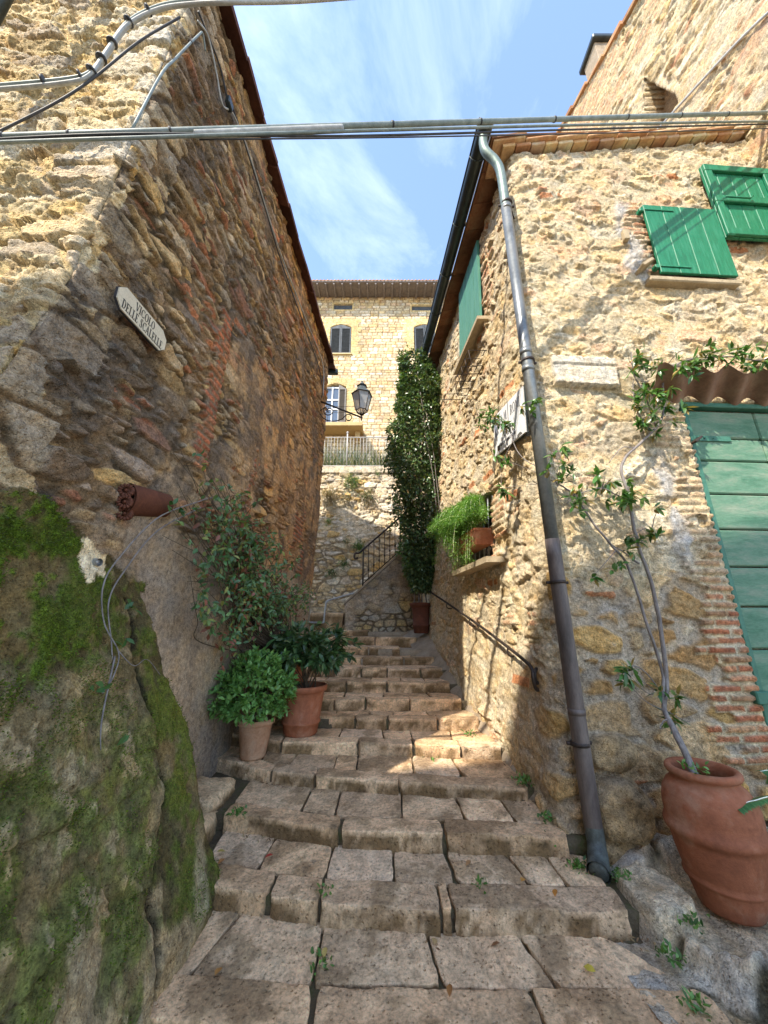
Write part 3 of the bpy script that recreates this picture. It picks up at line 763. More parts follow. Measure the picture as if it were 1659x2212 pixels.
# roof: slope rises to the right from the gutter; clay slab soffit, brick cornice and tiles along the front edge
def rp(x, y, dz=0): return (x, y, 7.09 + 0.185 * (x - 1.25 + 0.08 * (y - 3)) + dz)
a = Acc()
y = 2.86; k = 0
while y < 7.7:
    y2 = min(y + 0.36, 7.72); x0 = 1.27 - 0.08 * (y - 3); x1 = 1.27 - 0.08 * (y2 - 3)
    q = np.array([rp(x0, y), rp(x1, y2 - 0.008), rp(x1 + 0.42, y2 - 0.008), rp(x0 + 0.42, y)])
    a.poly(q, (0, 0, 0.035), col=np.array((.62, .52, .50)) * (0.75 + 0.1 * ((k * 7) % 5)))
    y = y2; k += 1
a.add([rp(1.27, 2.86, 0.06), rp(0.89, 7.72, 0.06), rp(4.60, 7.72, 0.06), rp(4.60, 3.1, 0.06)], [[0, 1, 2, 3]], col=(1.1, 1.2, 1.2))
a.build('roof', M['roof_tile'], RH, smooth=False)
a = Acc()
x = 1.42; k = 0
while x < 4.66:                                   # soffit bricks on the front edge
    wd = 0.165 + 0.03 * ((k * 5) % 3) / 2; yf = 3.0 + 0.0576 * (x - 1.4)
    z = 7.02 + 0.185 * (x - 1.5)
    a.box((x + wd / 2, yf + 0.10, z + 0.085), (wd - 0.012, 0.36, 0.05), M=np.array([[1, 0, 0], [0, 1, 0], [0.185, 0, 1]]), ch=0.006,
          col=np.array([(1.5, 1.75, 1.6), (1.75, 2.2, 2.1), (1.2, 1.15, 1.1), (1.6, 2.3, 2.6), (1.3, 1.6, 1.9)][(k * 7) % 5]))
    x += wd; k += 1
x = 1.30; k = 0
while x < 4.66:                                   # two courses of thin tiles above
    for c in range(1):
        wd = 0.40; yf = 3.085 + 0.0576 * (x - 1.4) - 0.02 * c; z = 7.02 + 0.185 * (x - 1.5) + 0.145 + 0.05 * c
        xx = x + 0.2 * c
        a.box((xx + wd / 2, yf, z + 0.006 * ((k * 3 + c) % 3)), (wd - 0.008, 0.40, 0.030), M=np.array([[1, 0, 0], [0, 1, 0], [0.185, 0, 1]]), ch=0.007,
              col=np.array([(1.35, 1.5, 1.5), (1.5, 1.8, 1.9), (1.25, 1.25, 1.2)][(k * 5 + c) % 3]))
    x += 0.40; k += 1
a.build('cornice', M['roof_tile'], RH, smooth=False)
# gutter: half-round trough along the alley eave
a = Acc(); n = 24; th = np.linspace(-0.15, math.pi + 0.15, 13); ys_ = np.linspace(2.74, 7.15, n)
for rr, fl in ((0.088, 1), (0.080, -1)):
    Vg = np.array([[(1.20 - 0.082 * (y_ - 2.75) - rr * math.cos(t_), y_, 7.20 - rr * math.sin(t_)) for t_ in th] for y_ in ys_])
    f = grid_faces(n, len(th)); a.add(Vg, f if fl > 0 else f[:, ::-1])
a.tube([(1.20 - 0.082 * (y_ - 2.75) - 0.09, y_, 7.215) for y_ in ys_], 0.012, 8)
g = a.build('gutter', M['gutter'], RH)
for y_ in (3.1, 3.9, 4.7, 5.5, 6.3):
    a = Acc(); a.tube([(1.20 - 0.082 * (y_ - 2.75) - 0.094 * math.cos(t_), y_, 7.20 - 0.094 * math.sin(t_)) for t_ in np.linspace(-0.1, math.pi + 0.1, 12)], 0.008, 6)
    a.build('bracket', M['gutter'], g)
a = Acc(); a.add([(1.20 + 0.085 * math.cos(t_), 2.742, 7.20 - 0.085 * math.sin(t_)) for t_ in np.linspace(0, math.pi, 13)], [[0, k, k + 1] for k in range(1, 12)])
a.build('gutter_end', M['gutter'], g)
# downpipe in its three finishes
path = smooth_path([(1.18, 2.87, 7.12), (1.17, 2.87, 7.0), (1.19, 2.87, 6.86), (1.29, 2.875, 6.70), (1.335, 2.88, 6.5), (1.34, 2.88, 5.9)], 8)
a = Acc(); a.tube(path, 0.05, 20); dp = a.build('downpipe', M['pipe_green'], RH)
a = Acc(); a.tube([(1.34, 2.88, 5.97), (1.345, 2.88, 4.2), (1.352, 2.88, 2.2)], 0.0525, 22)
for z in (5.95, 4.05, 3.86): a.tube([(1.345, 2.88, z - 0.03), (1.345, 2.88, z + 0.03)], 0.0565, 22)
a.build('pipe_length', M['pipe_grey'], dp)
a = Acc(); a.tube(smooth_path([(1.352, 2.88, 2.24), (1.357, 2.88, 1.2), (1.363, 2.88, 0.55), (1.365, 2.875, 0.30)], 8), [0.056] * 25, 22)
a.tube([(1.36, 2.88, 0.98), (1.36, 2.88, 1.02)], 0.059, 22)
a.build('pipe_length', M['pipe_brown'], dp)
a = Acc(); a.tube(smooth_path([(1.365, 2.875, 0.33), (1.362, 2.86, 0.24), (1.33, 2.80, 0.175), (1.29, 2.735, 0.155)], 6), [0.056] * 8 + list(np.linspace(0.058, 0.066, 11)), 20, cap=False)
a.tube(smooth_path([(1.362, 2.86, 0.24), (1.33, 2.80, 0.175), (1.295, 2.74, 0.157)], 6), np.linspace(0.05, 0.055, 13), 20, cap=True)
a.build('spout', M['verdigris'], dp)
for z in (1.90, 0.80, 6.02, 3.95):
    a = Acc(); a.tube([(1.352, 2.88, z - 0.012), (1.352, 2.88, z + 0.012)], 0.062, 20); a.box((1.42, 2.905, z), (0.05, 0.02, 0.022), ch=0.003); a.box((1.285, 2.895, z), (0.035, 0.02, 0.022), ch=0.003); a.tube([(1.40, 2.9, z), (1.5, 3.05, z)], 0.007, 6)
    a.build('pipe_clip', M['iron'], dp)

# shutters
def face_pt(x, z, off=0.0):          # point on the front wall plane, off metres in front of it
    return np.array([x + off * 0.0576, 3.0 + 0.0576 * (x - 1.4) - off, z])
FM = np.array([[0.9983, -0.0576, 0], [0.0576, 0.9983, 0], [0, 0, 1]])      # columns: local x along the wall, y into it, z up
def plank_panel(cx, cz, wd, ht, n, off, name='shutter', battens=False, parent=None, mat='green_paint', th=0.032, flip=False):
    a = Acc(); pw = wd / n
    for k in range(n):
        a.box(face_pt(cx - wd / 2 + pw * (k + 0.5), cz, off), (pw - 0.004, th, ht), FM, 0.005)
    sh = a.build(name, M[mat], parent, smooth=False)
    if battens:
        for zz in (cz + ht / 2 - 0.06, cz - ht / 2 + 0.06, cz + 0.0):
            b = Acc(); b.box(face_pt(cx, zz, off + 0.034), (wd, 0.034, 0.10), FM, 0.006); b.build('rail', M[mat], sh, smooth=False)
        for xx in (cx - wd / 2 + 0.05, cx + wd / 2 - 0.05):
            b = Acc(); b.box(face_pt(xx, cz, off + 0.032), (0.09, 0.03, ht - 0.001), FM, 0.006); b.build('stile', M[mat], sh, smooth=False)
    return sh
s1 = plank_panel(3.37, 5.66, 0.87, 1.0, 4, 0.10, 'shutter', parent=RH)
for zz in (6.08, 5.24):
    b = Acc(); b.box(face_pt(3.11, zz, 0.122), (0.34, 0.008, 0.022), FM, 0.002); b.box(face_pt(2.91, zz, 0.09), (0.05, 0.06, 0.05), FM, 0.006); b.build('hinge', M['green_paint'], s1, smooth=False)
s2 = plank_panel(4.25, 6.32, 0.84, 1.16, 5, 0.09, 'shutter', True, parent=RH)
b = Acc(); b.tube([face_pt(3.93, 6.30, 0.165), face_pt(4.23, 6.30, 0.165), face_pt(4.27, 6.34, 0.165)], 0.010, 8); b.build('latch', M['green_paint'], s2); b = Acc(); b.tube([face_pt(4.61, 5.79, 0.15), face_pt(4.53, 5.76, 0.15)], 0.012, 8); b.build('latch', M['green_paint'], s2)
a = Acc(); a.box(face_pt(3.32, 5.10, 0.02), (1.02, 0.16, 0.065), FM, 0.012); a.build('sill', M['sill_stone'], RH, smooth=False)
a = Acc(); a.box(face_pt(2.78, 5.25, 0.09), (0.16, 0.14, 0.035), FM @ np.array([[0.8, 0, -0.6], [0, 1, 0], [0.6, 0, 0.8]]), 0.005); a.build('shutter_stop', M['sill_stone'], RH, smooth=False); a = Acc(); a.box(face_pt(2.68, 5.72, 0.07), (0.06, 0.05, 0.14), FM, 0.006); a.build('loose_brick', M['sill_stone'], RH, smooth=False)
# side shutter on the alley wall
def side_pt(y, z, off=0.0): return np.array([Rx(y, z) - off, y, z])
a = Acc(); n = 5
for k in range(n):
    y0 = 3.96 + 0.94 * k / n; y1 = 3.96 + 0.94 * (k + 1) / n - 0.016
    q = np.array([side_pt(y0, 5.46, 0.085), side_pt(y1, 5.46, 0.085), side_pt(y1, 6.94, 0.085), side_pt(y0, 6.94, 0.085)])
    a.poly(q, (0.035, 0.0, 0))
s3 = a.build('shutter', M['green_side'], RH, smooth=False)
a = Acc(); q = np.array([side_pt(3.84, 5.40, 0.16), side_pt(4.98, 5.40, 0.16), side_pt(4.98, 5.40, -0.05), side_pt(3.84, 5.40, -0.05)]); a.poly(q, (0, 0, 0.05)); a.build('sill', M['sill_stone'], RH, smooth=False)
# plank door with its frame, and the corrugated canopy
df = Acc(); df.box(face_pt(2.875, 1.95, -0.02), (0.05, 0.08, 3.3), FM, 0.006); df.box(face_pt(3.98, 3.615, -0.02), (2.26, 0.08, 0.05), FM, 0.006)
df.build('door_frame', M['door_edge'], RH, smooth=False)
d = Acc(); z = 3.58; k = 0
dh = [0.30, 0.235, 0.33, 0.33, 0.33, 0.33, 0.33, 0.33, 0.33, 0.33, 0.33]
for h_ in dh:
    for (xa, xb) in ((2.905, 3.62), (3.628, 5.0)):
        c = face_pt((xa + xb) / 2, z - h_ / 2, -0.055)
        d.box(c, (xb - xa, 0.05, h_ - 0.012), FM, 0.018)
    z -= h_
dd = d.build('door', M['door_paint'], RH, smooth=False)
b = Acc(); b.box(face_pt(3.1, 3.27, -0.022), (0.4, 0.012, 0.055), FM, 0.003)
for xx in (2.96, 3.03, 3.12): b.box(face_pt(xx, 3.27, -0.012), (0.012, 0.012, 0.012), FM, 0.003)
b.build('strap_hinge', M['door_edge'], dd, smooth=False)
b = Acc(); b.box(face_pt(2.86, 3.20, 0.05), (0.09, 0.10, 0.02), FM @ np.array([[0.8, 0, -0.6], [0, 1, 0], [0.6, 0, 0.8]]), 0.004); b.build('door_stop', M['iron'], RH, smooth=False)
b = Acc(); b.box(face_pt(2.84, 1.06, 0.03), (0.12, 0.08, 0.09), FM, 0.008); b.build('hinge_block', M['door_edge'], RH, smooth=False)
a = Acc(); xs_ = np.linspace(2.58, 5.4, 190); ts_ = np.linspace(0, 1, 6)
for o_, fl in ((0, 1), (0.008, -1)):
    Vc = np.array([[face_pt(x_ - 0.12 * t_, 3.66 + 0.15 * t_ + 0.045 * math.sin((x_ - 2.58) * 2 * math.pi / 0.30) + o_, 0.02 + 0.26 * t_) for t_ in ts_] for x_ in xs_])
    f = grid_faces(len(xs_), len(ts_)); a.add(Vc, f if fl < 0 else f[:, ::-1])
a.build('canopy', M['corrugated'], RH)
# barred window: bars, stone sill
b = Acc()
for y_ in np.linspace(4.05, 4.8, 6): b.tube([side_pt(y_, 2.3, -0.03), side_pt(y_, 3.1, -0.03)], 0.009, 8)
for z_ in (2.55, 2.88): b.tube([side_pt(3.95, z_, -0.03), side_pt(4.9, z_, -0.03)], 0.008, 8)
b.build('window_bars', M['steel'], RH)
a = Acc(); q = np.array([side_pt(3.70, 2.19, 0.20), side_pt(4.95, 2.19, 0.20), side_pt(4.95, 2.19, -0.2), side_pt(3.70, 2.19, -0.2)]); a.poly(q, (0, 0, 0.06)); a.build('sill', M['sill_stone'], RH, smooth=False)

# ------------------------------------------------------------------ tall house behind, top right
TH = thing('stone_house', 'tallest pale stone house, top right, with triangular pigeon hole and chimney', 'house', (6.0, 5.5, 6.0))
def tx(y): return 4.72 - 0.08 * (y - 3.2)
ys_ = np.arange(1.6, 10, 0.024); vv = np.linspace(0, 1, 330)
U, V = np.meshgrid(ys_, vv, indexing='ij'); Z = 4.5 + V * (12.50 + 0.42 * (U - 3.7) - 4.5)
hA, mA, a0, a1, a2 = rubble(U, Z, (0.26, 0.10), (0.45, 0.17), 0.3, 2, 0.035, 0.04, 0.035, 0.04, 0.04)
W1 = fbm(U * 1.5, Z * 1.5, 3, 4); W2 = fbm(U * 6, Z * 6, 6, 4)
colA = palette(a0, a1, [(.50, .385, .215), (.455, .335, .17), (.54, .44, .275), (.47, .36, .20), (.52, .37, .175), (.47, .37, .23), (.45, .24, .13), (.55, .46, .32)], 0.14)
mort = np.broadcast_to(np.array((.47, .375, .24)), U.shape + (3,))
col = mixc(mort.copy(), colA, mA)
cov = 0.8 * ss(-0.12, 0.2, W1 + 0.4 * W2); hA = hA * (1 - cov) + (0.03 + 0.02 * W2) * cov; col = mixc(col, mort * (1 + 0.4 * W2[..., None]), 0.6 * cov)
hB, mB, b0, b1 = bricks(U, Z, 0.26, 0.07, 9)
bz = (Z > 12.50 + 0.42 * (U - 3.7) - 1.6 - 0.5 * W1) & (U > 4.3 + 0.6 * W2) | ((Z > 11.5 + 0.42 * (U - 3.7)) & (W1 > 0.02))
hA = np.where(bz, hB + 0.03, hA); col = np.where(bz[..., None], mixc(mort.copy(), palette(b0, b1, [(.52, .35, .19), (.47, .27, .15), (.54, .42, .25)], 0.15), mB), col)
tr = (Z > 9.5) & (Z < 10.85 - np.abs(U - 4.0) * 3.6) & (np.abs(U - 4.0) < 0.33)
hA = hA - 0.35 * tr; col = np.where(tr[..., None], np.array((.26, .175, .10)), col)
Pt = np.stack([tx(U) - hA, U, Z], -1)
raw_mesh('wall', Pt, [grid_faces(len(ys_), len(vv))[:, ::-1]], M['masonry'], TH, np.concatenate([np.clip(col, .01, .9), np.full(U.shape + (1,), 0.8)], -1))
a = Acc()
a.add([(tx(1.6), 1.6, 4.5), (10, 1.6, 4.5), (10, 1.6, 14), (tx(1.6), 1.6, 11.55)], [[0, 1, 2, 3]]); a.build('gable', M['cement'], TH, smooth=False); a = Acc(); a.add([(tx(10), 10, 4.5), (10, 10, 4.5), (10, 10, 16), (tx(10), 10, 15.1)], [[0, 3, 2, 1]])
a.build('gable', M['cement'], TH, smooth=False)
a = Acc(); y = 1.5; k = 0
while y < 10:
    z0 = 12.50 + 0.42 * (y - 3.7)
    q = np.array([(tx(y) - 0.12, y, z0 - 0.03), (tx(y) - 0.12, y + 0.49, z0 + 0.176), (10, y + 0.49, z0 + 0.176), (10, y, z0 - 0.03)]); a.poly(q, (0, 0, 0.06 + 0.02 * (k % 3)), col=np.array((1.05, 1.05, 1.0)) * (0.85 + 0.12 * ((k * 7) % 4))); y += 0.5; k += 1
a.build('roof', M['roof_tile'], TH, smooth=False)
a = Acc(); a.box((4.74, 4.85, 13.22), (0.36, 0.42, 0.86), ch=0.01); ch = a.build('chimney', M['cement'], TH, smooth=False)
a = Acc(); a.box((4.74, 4.85, 13.70), (0.50, 0.60, 0.12), ch=0.02); a.build('chimney_cap', M['gutter'], ch, smooth=False)
a = Acc(); a.tube(smooth_path([(tx(2.3) - 0.06, 2.3, 8.6), (tx(2.9) - 0.06, 2.9, 9.0), (tx(4.4) - 0.06, 4.4, 9.7)], 6), 0.018, 8)
a.build('cable_duct', M['cable_grey'], TH)

# ------------------------------------------------------------------ house across the street behind the viewer: its roofline shades the foot of the alley
BH = thing('stone_house', 'stone house across the street, opposite the foot of the steps', 'house', (-3, -6, -0.4))
a = Acc(); a.poly([(-14, -4, -0.4), (-1.6, -4, -0.4), (-1.6, -4, 12.9), (-9.2, -4, 10.3), (-14, -4, 8.6)], (0, -6, 0)); a.build('wall', M['ochre'], BH, smooth=False)
a = Acc(); a.poly([(-14.3, -3.8, 8.5), (-1.6, -3.8, 12.92), (-1.6, -10, 12.92), (-14.3, -10, 8.5)], (0, 0, 0.12)); a.build('roof', M['roof_tile'], BH, smooth=False)

# ------------------------------------------------------------------ the stone steps
def block(acc, quad, zt, h, seed, res=0.02, rnd=0.03, amp=0.006, col=(1, 1, 1), rise=0.0):
    """worn stone: quad = 4 plan corners (a0b0, a1b0, a1b1, a0b1), top at zt, height h"""
    q = np.asarray(quad, float)
    la = np.linalg.norm(q[1] - q[0]); lb_ = np.linalg.norm(q[3] - q[0])
    def ax(L):
        n = max(3, int(L / res))
        r = min(rnd / L, 0.2)
        inner = np.concatenate([[0.12 * r, 0.4 * r], np.linspace(r, 1 - r, n), [1 - 0.4 * r, 1 - 0.12 * r]])
        t = np.concatenate([[0] * 5, inner, [1] * 5])
        d = np.concatenate([[h, h * 0.72, h * 0.44, h * 0.2, 0], np.zeros(len(inner)), [0, h * 0.2, h * 0.44, h * 0.72, h]])
        return t, d
    ta, da = ax(la); tb, db = ax(lb_)
    A_, B_ = np.meshgrid(ta, tb, indexing='ij'); D = np.maximum(da[:, None], db[None, :])
    P = ((1 - A_) * (1 - B_))[..., None] * q[0] + (A_ * (1 - B_))[..., None] * q[1] + (A_ * B_)[..., None] * q[2] + ((1 - A_) * B_)[..., None] * q[3]
    ea = np.minimum(A_, 1 - A_) * la; eb = np.minimum(B_, 1 - B_) * lb_
    o = seed * 3.7
    chip = 1 + 1.2 * vn(P[..., 0] * 9 + o, P[..., 1] * 9, 2) + 1.0 * vn(P[..., 0] * 23 + o, P[..., 1] * 23, 4)
    e = np.minimum(ea, eb); rr = rnd * np.clip(chip, 0.4, 1.8)
    u = np.clip(1 - e / rr, 0, 1)
    z = -D - np.where(D < 1e-6, rr * 0.7 * (1 - np.sqrt(np.clip(1 - u * u, 0, 1))), rr * 0.7 * (1 - D / h))
    # round the plan corners, then roughen every face
    c = q.mean(0); k = np.clip(1 - ea / 0.05, 0, 1) * np.clip(1 - eb / 0.05, 0, 1)
    P = P + (c - P) / (np.linalg.norm(c - P, axis=-1)[..., None] + 1e-6) * (0.011 * k * np.clip(chip, 0.3, 2))[..., None]
    nx = fbm(P[..., 0] * 7 + o, P[..., 1] * 7 + z * 9, 1, 4); ny = fbm(P[..., 0] * 7 + o, P[..., 1] * 7 + z * 9 + 31, 5, 4); nz = fbm(P[..., 0] * 5 + o, P[..., 1] * 5, 9, 5)
    nz2 = vn(P[..., 0] * 30 + o, P[..., 1] * 30, 12)
    side = (D > 1e-6)
    hx = fbm(P[..., 0] * 24 + o, P[..., 1] * 24 + z * 26, 3, 4, 0.6); hy = fbm(P[..., 0] * 24 + o, P[..., 1] * 24 + z * 26 + 17, 6, 4, 0.6)
    P = P + np.stack([nx, ny], -1) * (amp * 1.5 * np.where(side, 1, 0.8))[..., None] + np.stack([hx, hy], -1) * (amp * 2.2 * np.where(side, 1, 0.5))[..., None]
    tiltz = (fbm(np.array([o]), np.array([seed * 1.3]), 4, 1)[0]) * 0.02 * (A_ - 0.5)
    z = zt + rise * B_ + z + np.where(side, 0.3, 1) * (amp * 1.9 * nz + 0.004 * hx) + tiltz
    st = np.where(side, ss(-0.34, 0.16, nx + 0.5 * hx) * 0.95, 0.6 * ss(0.10, 0.28, nz + 0.4 * hx))[..., None]     # grime and lichen in patches; riser shade is painted into the sides too
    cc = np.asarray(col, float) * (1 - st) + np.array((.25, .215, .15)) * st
    cc = cc * (1 + 0.45 * hx[..., None]) * (1 + 0.35 * vn(P[..., 0] * 3 + o, P[..., 1] * 3, 7))[..., None]
    acc.add(np.concatenate([P, z[..., None]], -1), grid_faces(len(ta), len(tb)), col=cc.reshape(-1, 3))
def pw(pts, x):
    p = np.asarray(pts, float); return np.interp(x, p[:, 0], p[:, 1])
# front edge of every step: (x, y) points and tread height
EDGE = [
 (0.00, [(-1.4, 2.14), (-0.6, 2.05), (1.7, 2.02)]),
 (0.13, [(-1.4, 2.76), (-1.08, 2.68), (-0.12, 2.50), (1.5, 2.47)]),
 (0.26, [(-1.5, 3.28), (-1.14, 3.21), (-0.22, 2.98), (1.5, 2.88)]),
 (0.38, [(-1.75, 4.10), (-1.09, 3.70), (-0.26, 3.48), (1.4, 3.31)]),
 (0.51, [(-1.75, 4.32), (-1.3, 4.17), (-1.0, 4.0), (-0.22, 3.96), (1.3, 3.81)]),
 (0.62, [(-1.75, 4.75), (-1.2, 4.62), (-0.9, 4.44), (-0.65, 4.42), (1.3, 4.33)]),
 (0.74, [(-1.75, 4.87), (-0.76, 4.77), (1.2, 4.74)]),
 (0.86, [(-1.7, 5.25), (-0.54, 5.21), (1.1, 5.12)]),
 (0.985, [(-1.7, 5.72), (-0.53, 5.66), (1.05, 5.48)]),
 (1.09, [(-1.7, 6.15), (-0.59, 6.00), (1.0, 5.95)]),
 (1.21, [(-1.7, 6.95), (-0.72, 6.66), (0.05, 6.30), (1.0, 6.28)]),
 (1.345, [(-1.8, 7.55), (-0.79, 7.25), (0.55, 6.72), (1.0, 6.72)]),
 (1.455, [(-2.4, 8.15), (-0.34, 7.45), (0.2, 7.40), (1.0, 7.6)]),
 (1.555, [(-2.6, 8.7), (-0.6, 7.95), (0.2, 7.9), (1.0, 8.1)]),
 (1.56, [(-4, 10.6), (3, 10.6)]),
]
XL = [-1.38, -1.16, -1.18, -1.66, -1.68, -1.66, -1.66, -1.62, -1.6, -1.58, -1.52, -1.46, -1.9, -2.2]
XR = [1.46, 1.32, 1.22, 1.14, 1.08, 1.02, 0.92, 0.86, 0.83, 0.78, 0.26, 0.58, -0.30, -0.60]
KJ = {0: [-0.31, 0.67], 1: [-0.66, -0.36, 0.31, 0.37], 2: [-0.30, 0.40], 3: [-0.98, -0.58, 0.12], 4: [-1.3, -0.99, -0.25, 0.28, 0.72]}       # joints of the front kerb
FJ = {0: [(-0.80, -0.92), (-0.33, -0.33), (0.22, 0.27), (0.70, 0.80), (1.16, 1.42)],
      1: [(-0.76, -0.79), (-0.34, -0.36), (0.06, 0.06), (0.40, 0.43), (0.80, 0.86), (1.04, 1.08)],
      2: [(-0.60, -0.62), (-0.35, -0.36), (0.14, 0.13), (0.56, 0.58), (0.90, 0.93)],
      3: [(-1.14, -1.14), (-0.82, -0.86), (-0.44, -0.44), (-0.24, -0.24), (0.26, 0.26), (0.62, 0.66)]}
ST = bpy.data.objects.new('stone_stairway', None); C.objects.link(ST); ST.location = (0, 2.0, -0.13)
tag(ST, 'worn stone steps climbing the alley, kerb stones with flagstones behind', 'steps', kind='structure')
def joints(x0, x1, mean, r):
    x = x0; o = []
    while True:
        x += mean * r.uniform(0.6, 1.45)
        if x > x1 - 0.22: return o
        o.append(x)
TINTS = [(1.0, .97, .93), (.92, .90, .88), (1.08, 1.0, .90), (1.0, 1.0, 1.02), (.95, .88, .80), (1.1, 1.06, 1.0)]
for k in range(14):
    z, ed = EDGE[k]; zb, eb_ = EDGE[k + 1]
    r = np.random.default_rng(100 + k); a = Acc()
    res = 0.016 if k < 4 else 0.026
    kd = 0.20 if k in (0, 1) else 0.17
    g = 0.012
    x0, x1 = XL[k], XR[k]
    riser = 0.17
    J = [x0] + (KJ[k] if k in KJ else joints(x0, x1, 0.52, r)) + [x1]
    for i in range(len(J) - 1):
        xa, xb = J[i] + g * r.uniform(.3, .9), J[i + 1] - g * r.uniform(.3, .9)
        f = r.uniform(-0.006, 0.006)
        sk = r.uniform(-0.015, 0.015)
        q = [(xa, pw(ed, xa) + f), (xb, pw(ed, xb) + f), (xb + sk, pw(ed, xb) + kd), (xa + r.uniform(-0.02, 0.02), pw(ed, xa) + kd)]
        dz = r.uniform(-0.005, 0.004)
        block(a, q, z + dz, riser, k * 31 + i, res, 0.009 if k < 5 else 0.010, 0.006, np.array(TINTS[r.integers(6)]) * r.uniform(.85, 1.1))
    J = [(x0, x0)] + (FJ[k] if k in FJ else [(x, x + r.uniform(-.04, .04)) for x in joints(x0, x1, 0.42, r)]) + [(x1, x1)]
    if k in (0,): J = [(-1.15, -1.32)] + FJ[0]
    for i in range(len(J) - 1):
        (ba, fa_), (bb_, fb_) = J[i], J[i + 1]
        fa2, fb2, ba2, bb2 = fa_ + g * r.uniform(.35, .9), fb_ - g * r.uniform(.35, .9), ba + g * r.uniform(.35, .9), bb_ - g * r.uniform(.35, .9)
        if fb2 - fa2 < 0.05: continue
        yk = 0.011
        q = [(fa2, pw(ed, fa2) + kd + yk), (fb2, pw(ed, fb2) + kd + yk), (bb2, pw(eb_, bb2) + 0.03), (ba2, pw(eb_, ba2) + 0.03)]
        if min(q[2][1] - q[1][1], q[3][1] - q[0][1]) < 0.06: continue
        if k >= 11: q[2] = (q[2][0], min(q[2][1], q[1][1] + 0.45)); q[3] = (q[3][0], min(q[3][1], q[0][1] + 0.45))
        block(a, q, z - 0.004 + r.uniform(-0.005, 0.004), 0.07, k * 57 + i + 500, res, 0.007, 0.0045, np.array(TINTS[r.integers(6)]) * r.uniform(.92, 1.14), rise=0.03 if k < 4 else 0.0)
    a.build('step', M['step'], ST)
# bed of soil, moss and cement under and beside the stones
a = Acc(); a_up = Acc()
for k in range(14):
    z, ed = EDGE[k]; zb, eb_ = EDGE[k + 1]
    xs_ = np.linspace(-2.4, 1.40, 120) if k < 11 else np.linspace(-4.5, 1.2, 130)
    rows = []
    yf = pw(ed, xs_); yb = pw(eb_, xs_)
    for t_ in (-1, -0.5, 0, 0.25, 0.5, 0.75, 1.0):
        if t_ <= 0: yy = yf + 0.034 + 0 * xs_; zz = np.full_like(xs_, z - 0.022 + t_ * 0.16)
        else: yy = yf + 0.034 + (yb - yf) * t_; zz = np.full_like(xs_, z - 0.030 + (0.03 if k < 4 else 0.0) * t_ - 0.012 * np.clip(1 - np.abs(t_ - 0.5) * 2, 0, 1))
        rows.append(np.stack([xs_, yy, zz + 0.010 * fbm(xs_ * 6, yy * 6, 3, 4)], -1))
    (a if k < 9 else a_up).add(np.array(rows), grid_faces(7, len(xs_))[:, ::-1])
struct(a.build('soil_bed', M['soil'])); struct(a_up.build('cement_bed', M['cement']))
# cement fillets along the right-hand wall and the worn right end of the upper steps
a = Acc()
ys_ = np.linspace(3.0, 7.6, 160); ts_ = np.linspace(0, 1, 14)
zl = np.array([e[0] for e in EDGE[2:14]]); yl = np.array([pw(e[1], 0.9) for e in EDGE[2:14]])
Vf = []
for t_ in ts_:
    wd = 0.14 + 0.08 * ss(4.6, 5.6, ys_) + 0.16 * ss(5.8, 6.3, ys_)
    x = Rx(ys_, 0.8) + 0.06 - wd * t_
    zz = np.interp(ys_, yl + 0.12, zl) + 0.12 * (1 - t_) ** 2 - 0.02 - 0.06 * t_ ** 4
    Vf.append(np.stack([x + 0.03 * fbm(ys_ * 5, ys_ * 0 + t_ * 2, 3, 3), ys_, zz + 0.03 * fbm(ys_ * 6, x * 6, 5, 4)], -1))
a.add(np.array(Vf), grid_faces(len(ts_), len(ys_)))
struct(a.build('cement_fillet', M['cement']))
# sloping apron of set stones and cement, bottom right
gx = np.arange(1.15, 3.6, 0.012); gy = np.arange(0.7, 3.12, 0.012)
U, V = np.meshgrid(gx, gy, indexing='ij')
h_, m_, r0, r1, r2 = rubble(U * 0.9 + V * 0.25, V * 0.9 - U * 0.25, (0.36, 0.26), (0.55, 0.36), 0.4, 8, 0.04, 0.05, 0.06, 0.025, 0.03, 0.022, 4.0)
W1 = fbm(U * 2.2, V * 2.2, 5, 4); W2 = fbm(U * 8, V * 8, 7, 4)
base = -0.05 + 0.08 * ss(1.35, 1.9, U) + 0.09 * ss(2.2, 2.7, V) * ss(1.35, 1.6, U)
lip = ss(1.42, 1.55, U + 0.4 * (V - 2.4)) * ss(2.0, 2.2, V + 0.35 * (U - 1.6)); base = base + 0.09 * lip
pad = ss(1.05, 0.8, np.sqrt(((U - 1.88) / 0.42) ** 2 + ((V - 2.52) / 0.36) ** 2) + 0.15 * W2)
blk = ss(1.05, 0.9, ((np.abs(U - 1.53) / 0.17) ** 3 + (np.abs(V - 2.60) / 0.20) ** 3) ** 0.33 + 0.14 * W2)
cov = ss(0.0, 0.14, W1 + 0.16 * ss(1.5, 1.8, U) * ss(2.5, 2.0, V))
cov = np.clip(cov - blk, 0, 1)
zz = base + h_ * (1 - cov) * 1.1 + cov * (0.035 + 0.03 * W1) + 0.010 * W2
zz = zz * (1 - pad) + (0.07 + 0.012 * W2) * pad
zz = np.maximum(zz, blk * (0.165 + 0.03 * W2))
col = mixc(palette(r0, r1, [(.50, .39, .25), (.54, .43, .30), (.46, .36, .23), (.52, .44, .33)], 0.12), np.array((.46, .375, .275)) * (1 + 0.5 * W2[..., None]), cov)
col = mixc(col, (.46, .41, .34), ss(0.2, 0.32, W1 + 0.4 * W2) * cov)
col = mixc(col, np.array((.10, .085, .05)), (1 - m_) * (1 - cov) * (1 - blk) * (1 - pad))
col = mixc(col, np.array((.52, .41, .27)) * (1 + 0.6 * W2[..., None]), np.maximum(blk, pad))
